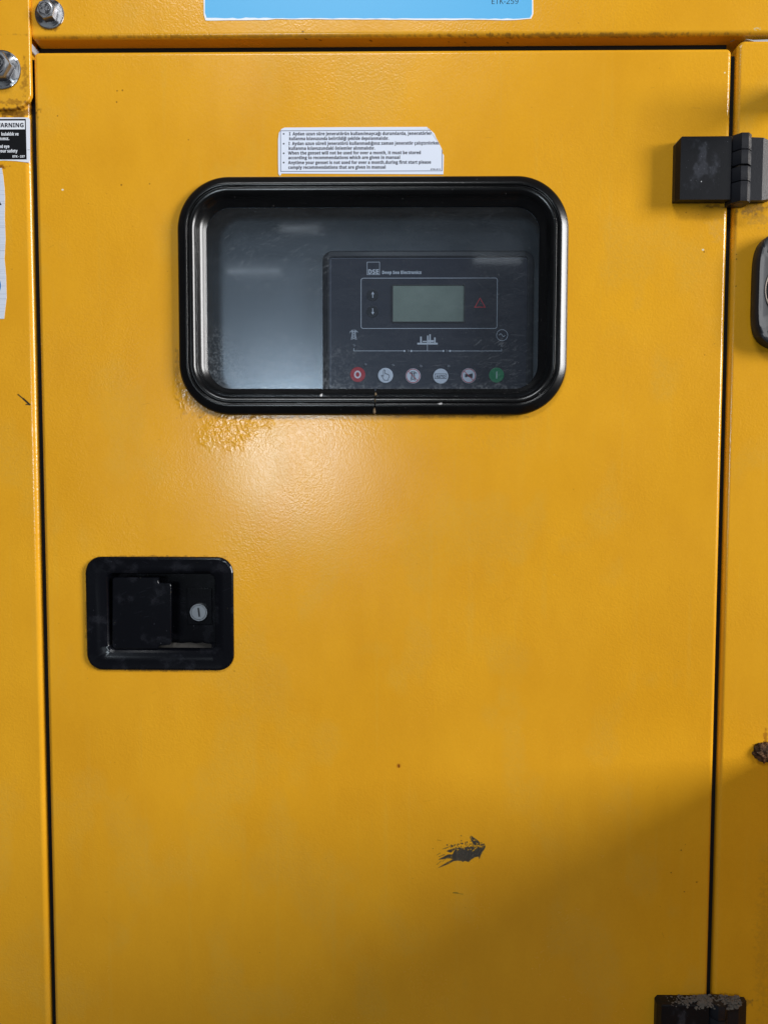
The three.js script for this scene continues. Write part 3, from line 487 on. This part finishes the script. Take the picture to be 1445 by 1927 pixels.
// notice sticker above the window
sticker('notice_label', [[523.5, 262], [525, 250], [530, 242.5], [536, 240], [640, 239.3], [803, 238.8], [807, 242], [812, 246.5], [817, 251], [820, 259], [825, 267.5], [830, 278], [833, 284], [832, 288], [835, 292], [834, 328], [700, 327.4], [530, 326.5], [527, 331], [524, 327], [523.5, 300]], (g, m, k, w, h) => {
  g.fillStyle = 'rgb(222,228,242)'; g.fillRect(0, 0, w, h);
  g.strokeStyle = 'rgb(58,62,82)'; g.lineWidth = 1.0 * k; const a = m(528, 246.2), b = m(831.5, 321.5); g.strokeRect(a[0], a[1], b[0] - a[0], b[1] - a[1]);
  g.fillStyle = 'rgb(24,27,42)';
  const rows = [['I  Aydan uzun süre jeneratörün kullanılmaycağı durumlarda, jeneratörler', 544, 812, 254.8], ['kullanma kılavuzunda belirtildiği şekilde depolanmalıdır.', 544, 732, 263.8], ['I  Aydan uzun süreli jeneratörü kullanmadığınız zaman jeneratör çalıştırılırken', 543, 828, 273], ['kullanma kılavuzundaki önlemler alınmalıdır.', 543, 706, 282], ['When the genset will not be used for over a month, it must be stored', 542.5, 792, 290.8], ['according to recommendations which are given in manual', 542.5, 753, 299.8], ['Anytime your genset is not used for over a month,during first start please', 542.5, 811, 309], ['comply recommendations that are given in manual', 542.5, 726, 318]];
  for (const [t, x0, x1, y] of rows) { const p = m(x0, y), q = m(x1, y); fitText(g, t, p[0], q[0], p[1], 7.7 * k); }
  for (const y of [252, 270.5, 288.5, 306]) { const p = m(534, y); g.beginPath(); g.arc(p[0], p[1], 1.5 * k, 0, 7); g.fill(); }
  const e = m(810, 320), f = m(829, 320); fitText(g, 'ETK-311', e[0], f[0], e[1], 3.6 * k);
  g.strokeStyle = 'rgba(140,146,165,.9)'; g.lineWidth = 0.7 * k; g.beginPath(); g.moveTo(...m(804, 240)); g.lineTo(...m(812, 250)); g.lineTo(...m(824, 268)); g.stroke();
  wear(g, w, h, 1500, 0.13); const cc = m(798, 272); for (let i = 0; i < 120; i++) { g.fillStyle = `rgba(238,241,248,${rr(0.3, 0.9)})`; g.beginPath(); g.ellipse(cc[0] + rr(-22, 30) * k, cc[1] + rr(-28, 6) * k, rr(0.2, 0.7) * k, rr(0.1, 0.4) * k, 0.9, 0, 7); g.fill(); }
}, 5, door, { label: 'worn white notice sticker with eight lines of small print' });

// stickers on the housing
sticker('warning_label', [[-95, 221], [54, 221], [57, 225], [57.5, 300], [56, 306], [30, 303], [10, 302], [-95, 304]], (g, m, k, w, h) => {
  g.fillStyle = 'rgb(226,228,236)'; g.fillRect(0, 0, w, h);
  const box = (x0, y0, x1, y1, f) => { const a = m(x0, y0), b = m(x1, y1); g.fillStyle = f; g.fillRect(a[0], a[1], b[0] - a[0], b[1] - a[1]); };
  box(-90, 224.3, 51, 300, 'rgb(10,10,13)'); box(-86, 227.3, 47.8, 243.3, 'rgb(230,232,238)');
  const put = (t, x0, x1, y, s, f, wt) => { g.fillStyle = f; const a = m(x0, y), b = m(x1, y); fitText(g, t, a[0], b[0], a[1], s * k, wt); };
  put('WARNING', -8.5, 46, 239.6, 10.6, 'rgb(32,32,42)'); put('kulaklık ve', 3, 36, 255, 8, 'rgb(225,227,232)'); put('nınız.', -1, 18.6, 263.6, 7.6, 'rgb(225,227,232)'); put('nd eye', -1, 18.6, 278.4, 7.8, 'rgb(225,227,232)'); put('your safety', -1.5, 33.6, 287, 7.8, 'rgb(225,227,232)'); put('ETK - 237', 24, 47.6, 296.4, 5.4, 'rgb(225,227,232)');
  g.strokeStyle = 'rgb(60,60,70)'; g.lineWidth = 0.6 * k; g.beginPath(); g.moveTo(...m(52, 282)); g.lineTo(...m(57, 282)); g.stroke();
  wear(g, w, h, 300, 0.12);
}, 6, housing, { z: -0.0015, label: 'black and white warning sticker with white lettering' });
sticker('pictogram_label', [[-110, 318], [4, 316], [6.5, 330], [9, 352], [10, 372], [9.5, 410], [11, 450], [9, 486], [12, 520], [13, 560], [10, 585], [8.5, 600], [-110, 602]], (g, m, k, w, h) => {
  g.fillStyle = 'rgb(206,212,224)'; g.fillRect(0, 0, w, h);
  g.beginPath(); g.moveTo(...m(4, 386)); g.lineTo(...m(-42, 386)); g.lineTo(...m(-19, 344)); g.closePath(); g.fillStyle = 'rgb(20,20,22)'; g.fill();
  g.beginPath(); g.moveTo(...m(-6, 381)); g.lineTo(...m(-32, 381)); g.lineTo(...m(-19, 356)); g.closePath(); g.fillStyle = 'rgb(236,190,40)'; g.fill();
  const q = m(-22, 537); g.beginPath(); g.arc(q[0], q[1], 24.5 * k, 0, 7); g.fillStyle = 'rgb(24,110,196)'; g.fill();
  g.strokeStyle = 'rgba(150,155,170,.5)'; g.lineWidth = 0.4 * k; for (let i = 0; i < 60; i++) { const y = rr(0, h); g.beginPath(); g.moveTo(0, y); g.lineTo(w, y + rr(-2, 2)); g.stroke(); }
  wear(g, w, h, 260, 0.12);
}, 4, housing, { z: -0.0015, label: 'pale torn sticker strip with a triangle and a blue disc' });
sticker('blue_label', [[383, -60], [384, 28], [387, 38], ...ragged([390, 39], [520, 37], 7, 0.7), ...ragged([520, 36], [995, 38], 20, 0.6), [999, 35], [1003, 26], [1002, -60]], (g, m, k, w, h) => {
  g.fillStyle = 'rgb(238,240,244)'; g.fillRect(0, 0, w, h);
  const pts = [[386.5, -70], [386, 24], ...ragged([389, 34.5], [520, 34], 16, 1.4), ...ragged([520, 34.2], [990, 35.2], 40, 0.6), [997, 33.5], [1000.5, 26], [1001, -70]];
  g.beginPath(); pts.forEach((p, i) => (i ? g.lineTo(...m(...p)) : g.moveTo(...m(...p)))); g.closePath(); g.fillStyle = 'rgb(96,182,232)'; g.fill();
  g.fillStyle = 'rgb(28,48,62)'; const a = m(923.5, 7.6), b = m(975.5, 7.6); fitText(g, 'ETK-259', a[0], b[0], a[1], 13.2 * k, 'normal');
  wear(g, w, h, 400, 0.07, '70,120,160');
}, 3, housing, { z: -0.0005, rough: 0.4, label: 'sky blue sticker with a ragged white lower edge' });

// ---------------------------------------------------------------- instrument box and control unit behind the pane
const PZ = -0.046;                                   // face of the mounting plate
{
  const box = thing('instrument_box', 'grey metal instrument box seen through the door window behind the control unit', 'instrument box', [0, EYE + 0.05, PZ]);
  const x0 = -0.235, x1 = 0.19, y0 = EYE + 0.05, y1 = EYE + 0.32, walls = [];
  const wall = (a, b, c, d) => walls.push(new THREE.BoxGeometry(b - a, d - c, -0.024 - PZ).translate((a + b) / 2, (c + d) / 2, (PZ - 0.024) / 2));
  wall(x0 - 0.003, x0, y0, y1); wall(x1, x1 + 0.003, y0, y1); wall(x0 - 0.003, x1 + 0.003, y1, y1 + 0.003); wall(x0 - 0.003, x1 + 0.003, y0 - 0.003, y0);
  part('box_wall', merge(walls), M.boxWall, box);
  const [c] = speckle(1024, 640, (x, y) => { const n = fbm(x / 60, y / 40, 4), f = vnoise(x / 1.8, y / 1.8), v = 80 + 14 * (n - 0.5) + 8 * (f - 0.5); const st = 1 - 0.05 * smooth(0.4, 0.8, fbm(x / 120, y / 9, 4)); return [v * 0.92 * st, v * st, v * 1.07 * st]; });
  part('mounting_plate', planarUV(new THREE.BoxGeometry(x1 - x0 + 0.006, y1 - y0 + 0.006, 0.002).translate((x0 + x1) / 2, (y0 + y1) / 2, PZ - 0.001), x0, y0, x1 - x0, y1 - y0), phys({ map: canvasTexture(c), roughness: 0.27, ior: 3.0, bumpMap: grain, bumpScale: 0.000006 }), box);
}
{
  const FZ = PZ + 0.011;                             // printed face of the unit
  const p0 = at(607, 700, FZ).x, p1 = at(1004, 600, FZ).x, top = at(800, 470.5, FZ).y, bot = EYE + 0.056;
  const unit = thing('control_unit', 'dark generator control unit with a grey screen and six round coloured buttons', 'control unit', [(p0 + p1) / 2, bot, PZ]);
  const path = rrPath(p0, bot, p1, top, 0.011, undefined, 0, 8, 0.05);
  part('bezel', crease(sweep(path, [[0, PZ + 0.0002], [0, FZ - 0.0028], [0.0006, FZ - 0.0008], [0.002, FZ + 0.0006], [0.0062, FZ + 0.0016], [0.0072, FZ + 0.0014], [0.0076, FZ]]), 40), std({ color: new THREE.Color(0.022, 0.023, 0.028), roughness: 0.42, bumpMap: grain, bumpScale: 0.00003 }), unit);
  // printed face
  const f0 = p0 + 0.0072, f1 = p1 - 0.0072, ft = top - 0.0072, fb = bot + 0.0072, W = 1792, H = Math.round(W * (ft - fb) / (f1 - f0)), c = canvas(W, H), g = c.getContext('2d');
  const K = W / (f1 - f0) * 0.000554 * 1.048;
  const m = (x, y) => { const p = at(x, y, FZ); return [(p.x - f0) / (f1 - f0) * W, (ft - p.y) / (ft - fb) * H]; };
  g.fillStyle = 'rgb(40,42,54)'; g.fillRect(0, 0, W, H);
  for (let i = 0; i < 9000; i++) { g.fillStyle = `rgba(${rnd() < 0.5 ? '70,74,90' : '18,18,26'},.16)`; g.fillRect(rr(0, W), rr(0, H), rr(1, 4), rr(1, 3)); }
  const ink = 'rgb(196,200,208)'; g.strokeStyle = g.fillStyle = ink;
  const seg = (pts, w) => { g.lineWidth = w * K; g.beginPath(); pts.forEach((p, i) => (i ? g.lineTo(...m(...p)) : g.moveTo(...m(...p)))); g.stroke(); };
  const disc = (x, y, r) => { g.beginPath(); g.arc(...m(x, y), r * K, 0, 7); g.fill(); };
  g.strokeStyle = 'rgb(120,124,136)'; seg([[622, 760], [622, 486], [998, 486]], 0.7); g.strokeStyle = ink;
  seg([[690.8, 493.2], [714.2, 493.2], [714.2, 516.8], [690.8, 516.8], [690.8, 493]], 0.9);
  { const a = m(692, 515.6), b = m(713.2, 515.6); fitText(g, 'DSE', a[0], b[0], a[1], 11.5 * K); const d = m(718.6, 515.8), e = m(793, 515.8); fitText(g, 'Deep Sea Electronics', d[0], e[0], d[1], 8 * K); }
  { const a = m(679.5, 523.5), b = m(934.6, 618); g.lineWidth = 1.1 * K; g.beginPath(); g.roundRect(a[0], a[1], b[0] - a[0], b[1] - a[1], 4 * K); g.stroke(); }
  g.strokeStyle = 'rgb(205,48,56)'; seg([[893.2, 578], [912.6, 578], [903, 561], [893.2, 578], [895, 578]], 1.5); g.strokeStyle = ink;
  seg([[665.8, 655], [665.8, 660.3], [761, 660.3]], 1.0); seg([[773.7, 660.4], [834, 660.4]], 1.0); seg([[846.4, 660.4], [943.5, 660.4], [943.5, 656]], 1.0); seg([[804, 648], [804, 660.4]], 0.9);
  for (const x of [761, 773.7, 834, 846.4]) disc(x, 660.4, 1.9);
  function tower(x, y, s, w, plot) { plot([[x - 3 * s, y - 9 * s], [x + 3 * s, y - 9 * s]], w); plot([[x - 7 * s, y - 4 * s], [x - 7 * s, y - 6 * s], [x - 3 * s, y - 9 * s], [x - 3.2 * s, y], [x - 5 * s, y + 9 * s]], w); plot([[x + 7 * s, y - 4 * s], [x + 7 * s, y - 6 * s], [x + 3 * s, y - 9 * s], [x + 3.2 * s, y], [x + 5 * s, y + 9 * s]], w); for (let i = 0; i < 5; i++) { const a = -7.5 + i * 3.2, l = 3.1 + i * 0.25; plot([[x - l * s, y + a * s], [x + l * s, y + (a + 3) * s]], w * 0.8); plot([[x + l * s, y + a * s], [x - l * s, y + (a + 3) * s]], w * 0.8); } plot([[x - 5.5 * s, y - 6 * s], [x + 5.5 * s, y - 6 * s]], w); }
  tower(665.8, 630.3, 1.0, 0.9, seg);
  g.lineWidth = 1.0 * K; g.beginPath(); g.arc(...m(944.4, 630.7), 10.2 * K, 0, 7); g.stroke();
  g.beginPath(); for (let i = 0; i <= 20; i++) { const q = m(944.4 - 5.6 + 11.2 * i / 20, 630.7 - 2.6 * Math.sin(i / 20 * 2 * Math.PI)); i ? g.lineTo(...q) : g.moveTo(...q); } g.lineWidth = 1.1 * K; g.stroke();
  { const bar = (x0, y0, x1, y1) => { const a = m(x0, y0), b = m(x1, y1); g.fillRect(a[0], a[1], b[0] - a[0], b[1] - a[1]); }; bar(785, 645, 823.5, 648.4); bar(790.5, 633.5, 793.4, 645); bar(803.4, 631.5, 806, 645); bar(807.6, 629, 810.2, 645); bar(816.6, 635, 819.4, 645); bar(795, 641.5, 803, 643.5); bar(806, 640, 816, 644); }
  const face = planarUV(new THREE.PlaneGeometry(f1 - f0, ft - fb).translate((f0 + f1) / 2, (ft + fb) / 2, FZ), f0, fb, f1 - f0, ft - fb);
  part('printed_face', face, std({ map: canvasTexture(c), roughness: 0.38, bumpMap: grain, bumpScale: 0.000004 }), unit);
  // screen
  const sa = at(739.5, 605, FZ + 0.0004), sb = at(873, 537.3, FZ + 0.0004);
  part('screen_surround', crease(sweep(rrPath(sa.x - 0.0014, sa.y - 0.0014, sb.x + 0.0014, sb.y + 0.0014, 0.0018, undefined, 0, 5, 0.1), [[0, FZ], [0.0003, FZ + 0.0011], [0.0011, FZ + 0.0011], [0.0015, FZ + 0.0001]])), M.dark, unit);
  const [sc] = speckle(256, 128, (x, y) => { const n = fbm(x / 50, y / 40, 3), v = vnoise(x / 1.5, y / 1.5); return [118 + 14 * n + 5 * v, 128 + 14 * n + 5 * v, 119 + 13 * n + 5 * v]; });
  part('display_screen', planarUV(new THREE.BoxGeometry(sb.x - sa.x, sb.y - sa.y, 0.0006).translate((sa.x + sb.x) / 2, (sa.y + sb.y) / 2, FZ), sa.x, sa.y, sb.x - sa.x, sb.y - sa.y), std({ map: canvasTexture(sc), roughness: 0.2, bumpMap: fineGrain, bumpScale: 0.00001 }), unit, 'blank grey green screen');
  // buttons: shallow domes with printed tops
  const N = 160;
  function button(name, px, py, r, draw, label, body) {
    const p = at(px, py, FZ), R = r * 0.000554 * 1.048, cc = canvas(N, N), q = cc.getContext('2d');
    q.fillStyle = body; q.fillRect(0, 0, N, N); q.translate(N / 2, N / 2); q.scale(N / 2 / r, N / 2 / r); draw(q);
    const prof = [[0, 0.0011], [R * 0.6, 0.00108], [R * 0.88, 0.0009], [R * 0.97, 0.0006], [R, 0.0002], [R, 0]].map((v) => new THREE.Vector2(...v)).reverse();
    const geo = crease(new THREE.LatheGeometry(prof, 40).rotateX(Math.PI / 2), 50);
    planarUV(geo, -R, -R, 2 * R, 2 * R);
    part(name, geo.translate(p.x, p.y, FZ), std({ map: canvasTexture(cc), roughness: 0.4 }), unit, label);
  }
  const stroke = (q, pts, w, col) => { q.strokeStyle = col; q.lineWidth = w; q.lineJoin = 'round'; q.beginPath(); pts.forEach((v, i) => (i ? q.lineTo(...v) : q.moveTo(...v))); q.stroke(); };
  const ringOf = (q, r, w, col) => { q.strokeStyle = col; q.lineWidth = w; q.beginPath(); q.arc(0, 0, r, 0, 7); q.stroke(); };
  const white = 'rgb(206,210,220)', red = 'rgb(176,52,58)', blk = 'rgb(40,42,52)';
  for (const [y, s, l] of [[555.3, 1, 'dark round button with an up arrow'], [586.5, -1, 'dark round button with a down arrow']]) button('arrow_button', 701.5, y, 10.5, (q) => { q.fillStyle = 'rgb(190,194,204)'; q.beginPath(); q.moveTo(0, -6 * s); q.lineTo(3, -1 * s); q.lineTo(-3, -1 * s); q.fill(); q.fillRect(-0.8, s > 0 ? -1 : -5.5, 1.6, 6.5); }, l, 'rgb(24,25,33)');
  button('mode_button', 673, 705, 14, (q) => { q.strokeStyle = 'rgb(226,214,220)'; q.lineWidth = 3; q.beginPath(); q.ellipse(0, 0, 5, 5.8, 0, 0, 7); q.stroke(); }, 'red round stop button with a white ring', 'rgb(178,34,48)');
  button('mode_button', 725.2, 706.6, 14, (q) => stroke(q, [[-2.6, 9], [-4.4, 5], [-7.6, 0.8], [-6.4, -0.4], [-3.6, 2], [-3.6, -9.4], [-1.8, -10.2], [-0.6, -9], [-0.4, -2.4], [1.6, -3.4], [2.6, -1.9], [4.6, -2.4], [5.2, -0.8], [7, -0.6], [7.2, 2.8], [5.4, 6], [5.2, 9], [-2.6, 9]], 1.0, blk), 'white round button with a pointing hand', white);
  button('mode_button', 777, 707.6, 14, (q) => { ringOf(q, 12.4, 1.3, red); tower(0, 0.5, 0.92, 0.9, (pts, w) => stroke(q, pts, w, blk)); stroke(q, [[-8.6, -8.6], [8.6, 8.6]], 1.1, red); }, 'white round button with a crossed out pylon', white);
  button('mode_button', 829, 708, 14, (q) => { q.strokeStyle = blk; q.lineWidth = 1; q.strokeRect(-10.6, -4, 21.2, 8.6); q.fillStyle = blk; fitText(q, 'AUTO', -8.4, 8.4, 2.9, 7); }, 'white round button reading AUTO', white);
  button('mode_button', 881.5, 707.3, 14, (q) => { ringOf(q, 12.4, 1.3, red); q.fillStyle = blk; q.beginPath(); q.moveTo(-7, -3); q.lineTo(-3, -3); q.lineTo(-3, -1.6); q.lineTo(7, -4.4); q.lineTo(7, 4.4); q.lineTo(-3, 1.6); q.lineTo(-3, 3); q.lineTo(-7, 3); q.fill(); stroke(q, [[-8.8, -8.8], [8.8, 8.8]], 1.2, red); }, 'white round button with a crossed out horn', white);
  button('mode_button', 934, 706, 14, (q) => stroke(q, [[0, -6.5], [0, 6.5]], 2.2, 'rgb(190,214,204)'), 'green round start button with a white bar', 'rgb(28,138,88)');
  const led = std({ color: new THREE.Color(0.10, 0.105, 0.125), roughness: 0.35 }), R = 0.0017, lg = new THREE.LatheGeometry([[R, 0], [R, 0.0004], [R * 0.6, 0.0007], [0, 0.0008]].map((v) => new THREE.Vector2(...v)), 20).rotateX(Math.PI / 2);
  for (const [x, y] of [[665.8, 650.5], [943.8, 651.3], [767.3, 660.6], [840, 660.9], [687, 686], [739, 687.7], [791, 689.4], [843.4, 689.4]]) { const p = at(x, y, FZ); part('indicator_light', lg.clone().translate(p.x, p.y, FZ), led, unit); }
}

// ---------------------------------------------------------------- hinges
function smearMap() {
  const [c] = speckle(256, 256, (x, y) => {
    const q = Math.hypot((x - 120) / 62, (y - 130) / 92), s = smooth(0.34, 0.72, fbm(x / 30, y / 34, 4) + 0.34 - 0.4 * q) * (0.55 + 0.5 * fbm(x / 5, y / 7, 3));
    const n = 4 * vnoise(x / 2, y / 2); return [13 + 40 * s + n, 15 + 40 * s + n, 20 + 42 * s + n];
  });
  const g = c.getContext('2d'); for (let i = 0; i < 22; i++) { g.fillStyle = `rgba(170,172,180,${rr(0.2, 0.7)})`; g.fillRect(rr(20, 240), rr(10, 240), rr(1, 3), rr(1, 4)); }
  g.fillStyle = 'rgb(225,225,228)'; g.fillRect(112, 186, 4, 4);
  return canvasTexture(c);
}
const hingeMat = phys({ map: smearMap(), specularIntensity: 0.5, roughness: 0.44, bumpMap: fineGrain, bumpScale: 0.00004 });
const hingePlain = phys({ specularIntensity: 0.8, color: new THREE.Color(0.009, 0.010, 0.014), roughness: 0.42, bumpMap: grain, bumpScale: 0.00008 });
const hull = (pts) => new ConvexGeometry(pts.map((p) => new THREE.Vector3(...p)));
let hinge;
{
  const T = 0.0145, b0 = at(1265.5, 320, 0.001), f0 = at(1279.5, 320, T), e = at(1374.5, 320, T), yt = at(1320, 256.5, T).y, yb = at(1320, 375.5, T).y, yb0 = at(1320, 382, 0.001).y;
  const kx = at(1392, 320, 0.012).x, base = [kx, (yt + yb) / 2, 0];
  hinge = thing('door_hinge', 'black plastic door hinge with a grey smear on its leaf, at the upper right', 'hinge', base, 'black hinges of the yellow door');
  const leaf = hull([[b0.x + 0.003, yt + 0.0006, 0], [b0.x, yt - 0.003, 0], [b0.x, yb0, 0], [e.x, yb0, 0], [e.x, yt + 0.0006, 0], [b0.x + 0.0035, yt + 0.0006, T - 0.006], [b0.x, yt - 0.004, T - 0.0075], [b0.x, yb0, T - 0.0075], [e.x, yb0, T - 0.006], [e.x, yt + 0.0006, T - 0.001], [f0.x + 0.001, yt + 0.0002, T - 0.0006], [f0.x, yt - 0.001, T], [f0.x, yb, T], [e.x, yb, T], [e.x, yt - 0.0006, T]]);
  part('door_leaf', planarUV(leaf, b0.x, yb0, e.x - b0.x, yt - yb0), hingeMat, hinge);
  const r0 = at(1408, 320, T * 0.8).x, r1 = at(1436, 320, T).x, r2 = at(1445.5, 320, 0.002).x;
  const leaf2 = hull([[r0, yt + 0.0006, 0], [r0, yb0, 0], [r2, yb0 + 0.001, 0], [r2, yt - 0.001, 0], [r0, yt, T * 0.86], [r0, yb, T * 0.86], [r1, yb, T * 0.86], [r1, yt - 0.0006, T * 0.86], [r2, yb0 + 0.002, T * 0.4], [r2, yt - 0.0012, T * 0.4], [r0, yb0, T * 0.4]]);
  part('frame_leaf', planarUV(leaf2, 9, 9, 1, 1), hingePlain, hinge);
  const kt = at(1392, 249, 0.018).y, kb = at(1392, 378, 0.018).y, cuts = [kt, at(1392, 280.5, 0.018).y, at(1392, 309.8, 0.018).y, at(1392, 339.5, 0.018).y, kb], gaps = [0.0003, 0.0009, 0.0003];
  const sec = [[-0.0092, 0], [-0.0092, 0.0085], [-0.0080, 0.0122], [-0.0022, 0.0184], [0.0046, 0.0184], [0.0094, 0.0142], [0.0096, 0.008], [0.0096, 0]];
  for (let i = 0; i < 4; i++) {
    const a = cuts[i + 1] + (i < 3 ? gaps[i] : 0), b = cuts[i] - (i > 0 ? gaps[i - 1] : 0), s = shapeOf(sec.map(([x, z]) => [x, -z]));
    const g = new THREE.ExtrudeGeometry(s, { depth: b - a - 0.0012, bevelEnabled: true, bevelThickness: 0.0006, bevelSize: 0.0006, bevelOffset: -0.0006, bevelSegments: 2 }).translate(0, 0, 0.0006).rotateX(-Math.PI / 2);
    part('knuckle', crease(g, 25).translate(kx, a, 0), hingePlain, hinge);
  }
  part('hinge_pin', crease(new THREE.CylinderGeometry(0.0042, 0.0042, kt - kb - 0.0006, 20)).translate(kx, (kt + kb) / 2 - 0.0006, 0.0098), std({ color: new THREE.Color(0.10, 0.07, 0.045), roughness: 0.6 }), hinge);
}
{
  const h2 = hinge.clone(); h2.name = numbered('door_hinge'); scene.add(h2);
  const t = at(1290, 1889, 0.012).y, up = at(1320, 256.5, 0.0145).y;
  h2.position.y += t - up;
  h2.userData = { label: 'black plastic door hinge crusted with grey cement, at the bottom edge', category: 'hinge', group: 'black hinges of the yellow door' };
  const rubble = [];
  for (let i = 0; i < 520; i++) {
    const px = 1258 + 136 * Math.pow(rnd(), 0.7), k = smooth(1258, 1330, px), p = at(px, 1886, 0.012), lump = 0.4 + 1.2 * vnoise(px / 9, 3);
    const s = rr(0.0006, 0.0019) * (0.5 + 0.6 * k), g = new THREE.IcosahedronGeometry(s, 0), a = g.attributes.position, key = new Map();
    for (let j = 0; j < a.count; j++) { const id = [a.getX(j), a.getY(j), a.getZ(j)].map((v) => v.toFixed(6)).join(); if (!key.has(id)) key.set(id, rr(0.55, 1.35)); const q = key.get(id); a.setXYZ(j, a.getX(j) * q * 1.25, a.getY(j) * q * 0.8, a.getZ(j) * q); }
    g.rotateZ(rr(-0.6, 0.6)); g.computeVertexNormals();
    const z = rr(0.002, 0.0155);
    rubble.push(g.translate(p.x, t + 0.0006 + rr(-0.0022, 0.0022) * lump * (0.4 + 0.7 * k) - (z > 0.0135 ? 0.001 : 0), z));
  }
  const m = part('cement_crust', merge(rubble), std({ color: new THREE.Color(0.17, 0.15, 0.13), roughness: 0.95, bumpMap: grain, bumpScale: 0.0004 }), h2, 'lumpy grey crust of dried cement');
  m.userData.kind = 'stuff';
}

// ---------------------------------------------------------------- black moulded fitting cut by the right edge of the picture
{
  const Z = 0.014, c = at(1497, 542, 0), top = at(1450, 430, Z).y, bot = at(1450, 656, Z).y, cy = (top + bot) / 2, hh = (top - bot) / 2, hw = c.x - at(1416.5, 545, Z * 0.4).x;
  const fit = thing('wall_fitting', 'black moulded plastic fitting with bulging sides and a pale ring, cut by the picture edge', 'fitting', [c.x, cy, 0]);
  const outline = (k, d) => { const o = []; for (let i = 0; i < 96; i++) { const a = i / 96 * Math.PI * 2, ca = Math.cos(a), sa = Math.sin(a), e = 0.42; const x = Math.sign(ca) * Math.pow(Math.abs(ca), 0.62), y = Math.sign(sa) * Math.pow(Math.abs(sa), e); o.push([c.x + x * (hw * k - d), cy + y * (hh * k - d)]); } return o; };
  const loops = [[0.0006, 0], [0, 0.001], [0, 0.0105], [0.0005, 0.0128], [0.0018, 0.0139], [0.0034, 0.0138], [0.0048, 0.0126], [0.0075, 0.0116], [0.022, 0.0110], [0.034, 0.0112]];
  const pos = [], idx = [], n = 96; loops.forEach(([d, z]) => outline(1, d).forEach((p) => pos.push(p[0], p[1], z)));
  for (let j = 0; j + 1 < loops.length; j++) for (let i = 0; i < n; i++) { const a = j * n + i, b = j * n + (i + 1) % n; idx.push(a, b, b + n, a, b + n, a + n); }
  const g = new THREE.BufferGeometry(); g.setAttribute('position', new THREE.Float32BufferAttribute(pos, 3)); g.setIndex(idx);
  const lid = new THREE.ShapeGeometry(shapeOf(outline(1, 0.034))).translate(0, 0, 0.0112);
  part('body', crease(merge([g, lid]), 40), M.fixture, fit);
  const ringC = at(1497, 545, 0.0116);
  part('pale_ring', new THREE.TorusGeometry(0.0305, 0.0007, 10, 60).translate(ringC.x, ringC.y, 0.0116), std({ color: new THREE.Color(0.62, 0.5, 0.42), roughness: 0.5 }), fit);
  part('centre_cap', crease(new THREE.LatheGeometry([[0.0295, 0], [0.029, 0.0022], [0.026, 0.003], [0, 0.0032]].map((v) => new THREE.Vector2(...v)), 48).rotateX(Math.PI / 2)).translate(ringC.x, ringC.y, 0.0108), M.dark, fit);
  for (const y of [470, 628]) {
    const p = at(1450, y, 0.011);
    part('screw', crease(new THREE.LatheGeometry([[0.0045, 0], [0.0042, 0.0014], [0.002, 0.0022], [0, 0.0022]].map((v) => new THREE.Vector2(...v)), 24).rotateX(Math.PI / 2)).translate(p.x, p.y, 0.0105), M.dark, fit);
  }
}

renderer.render(scene, camera);
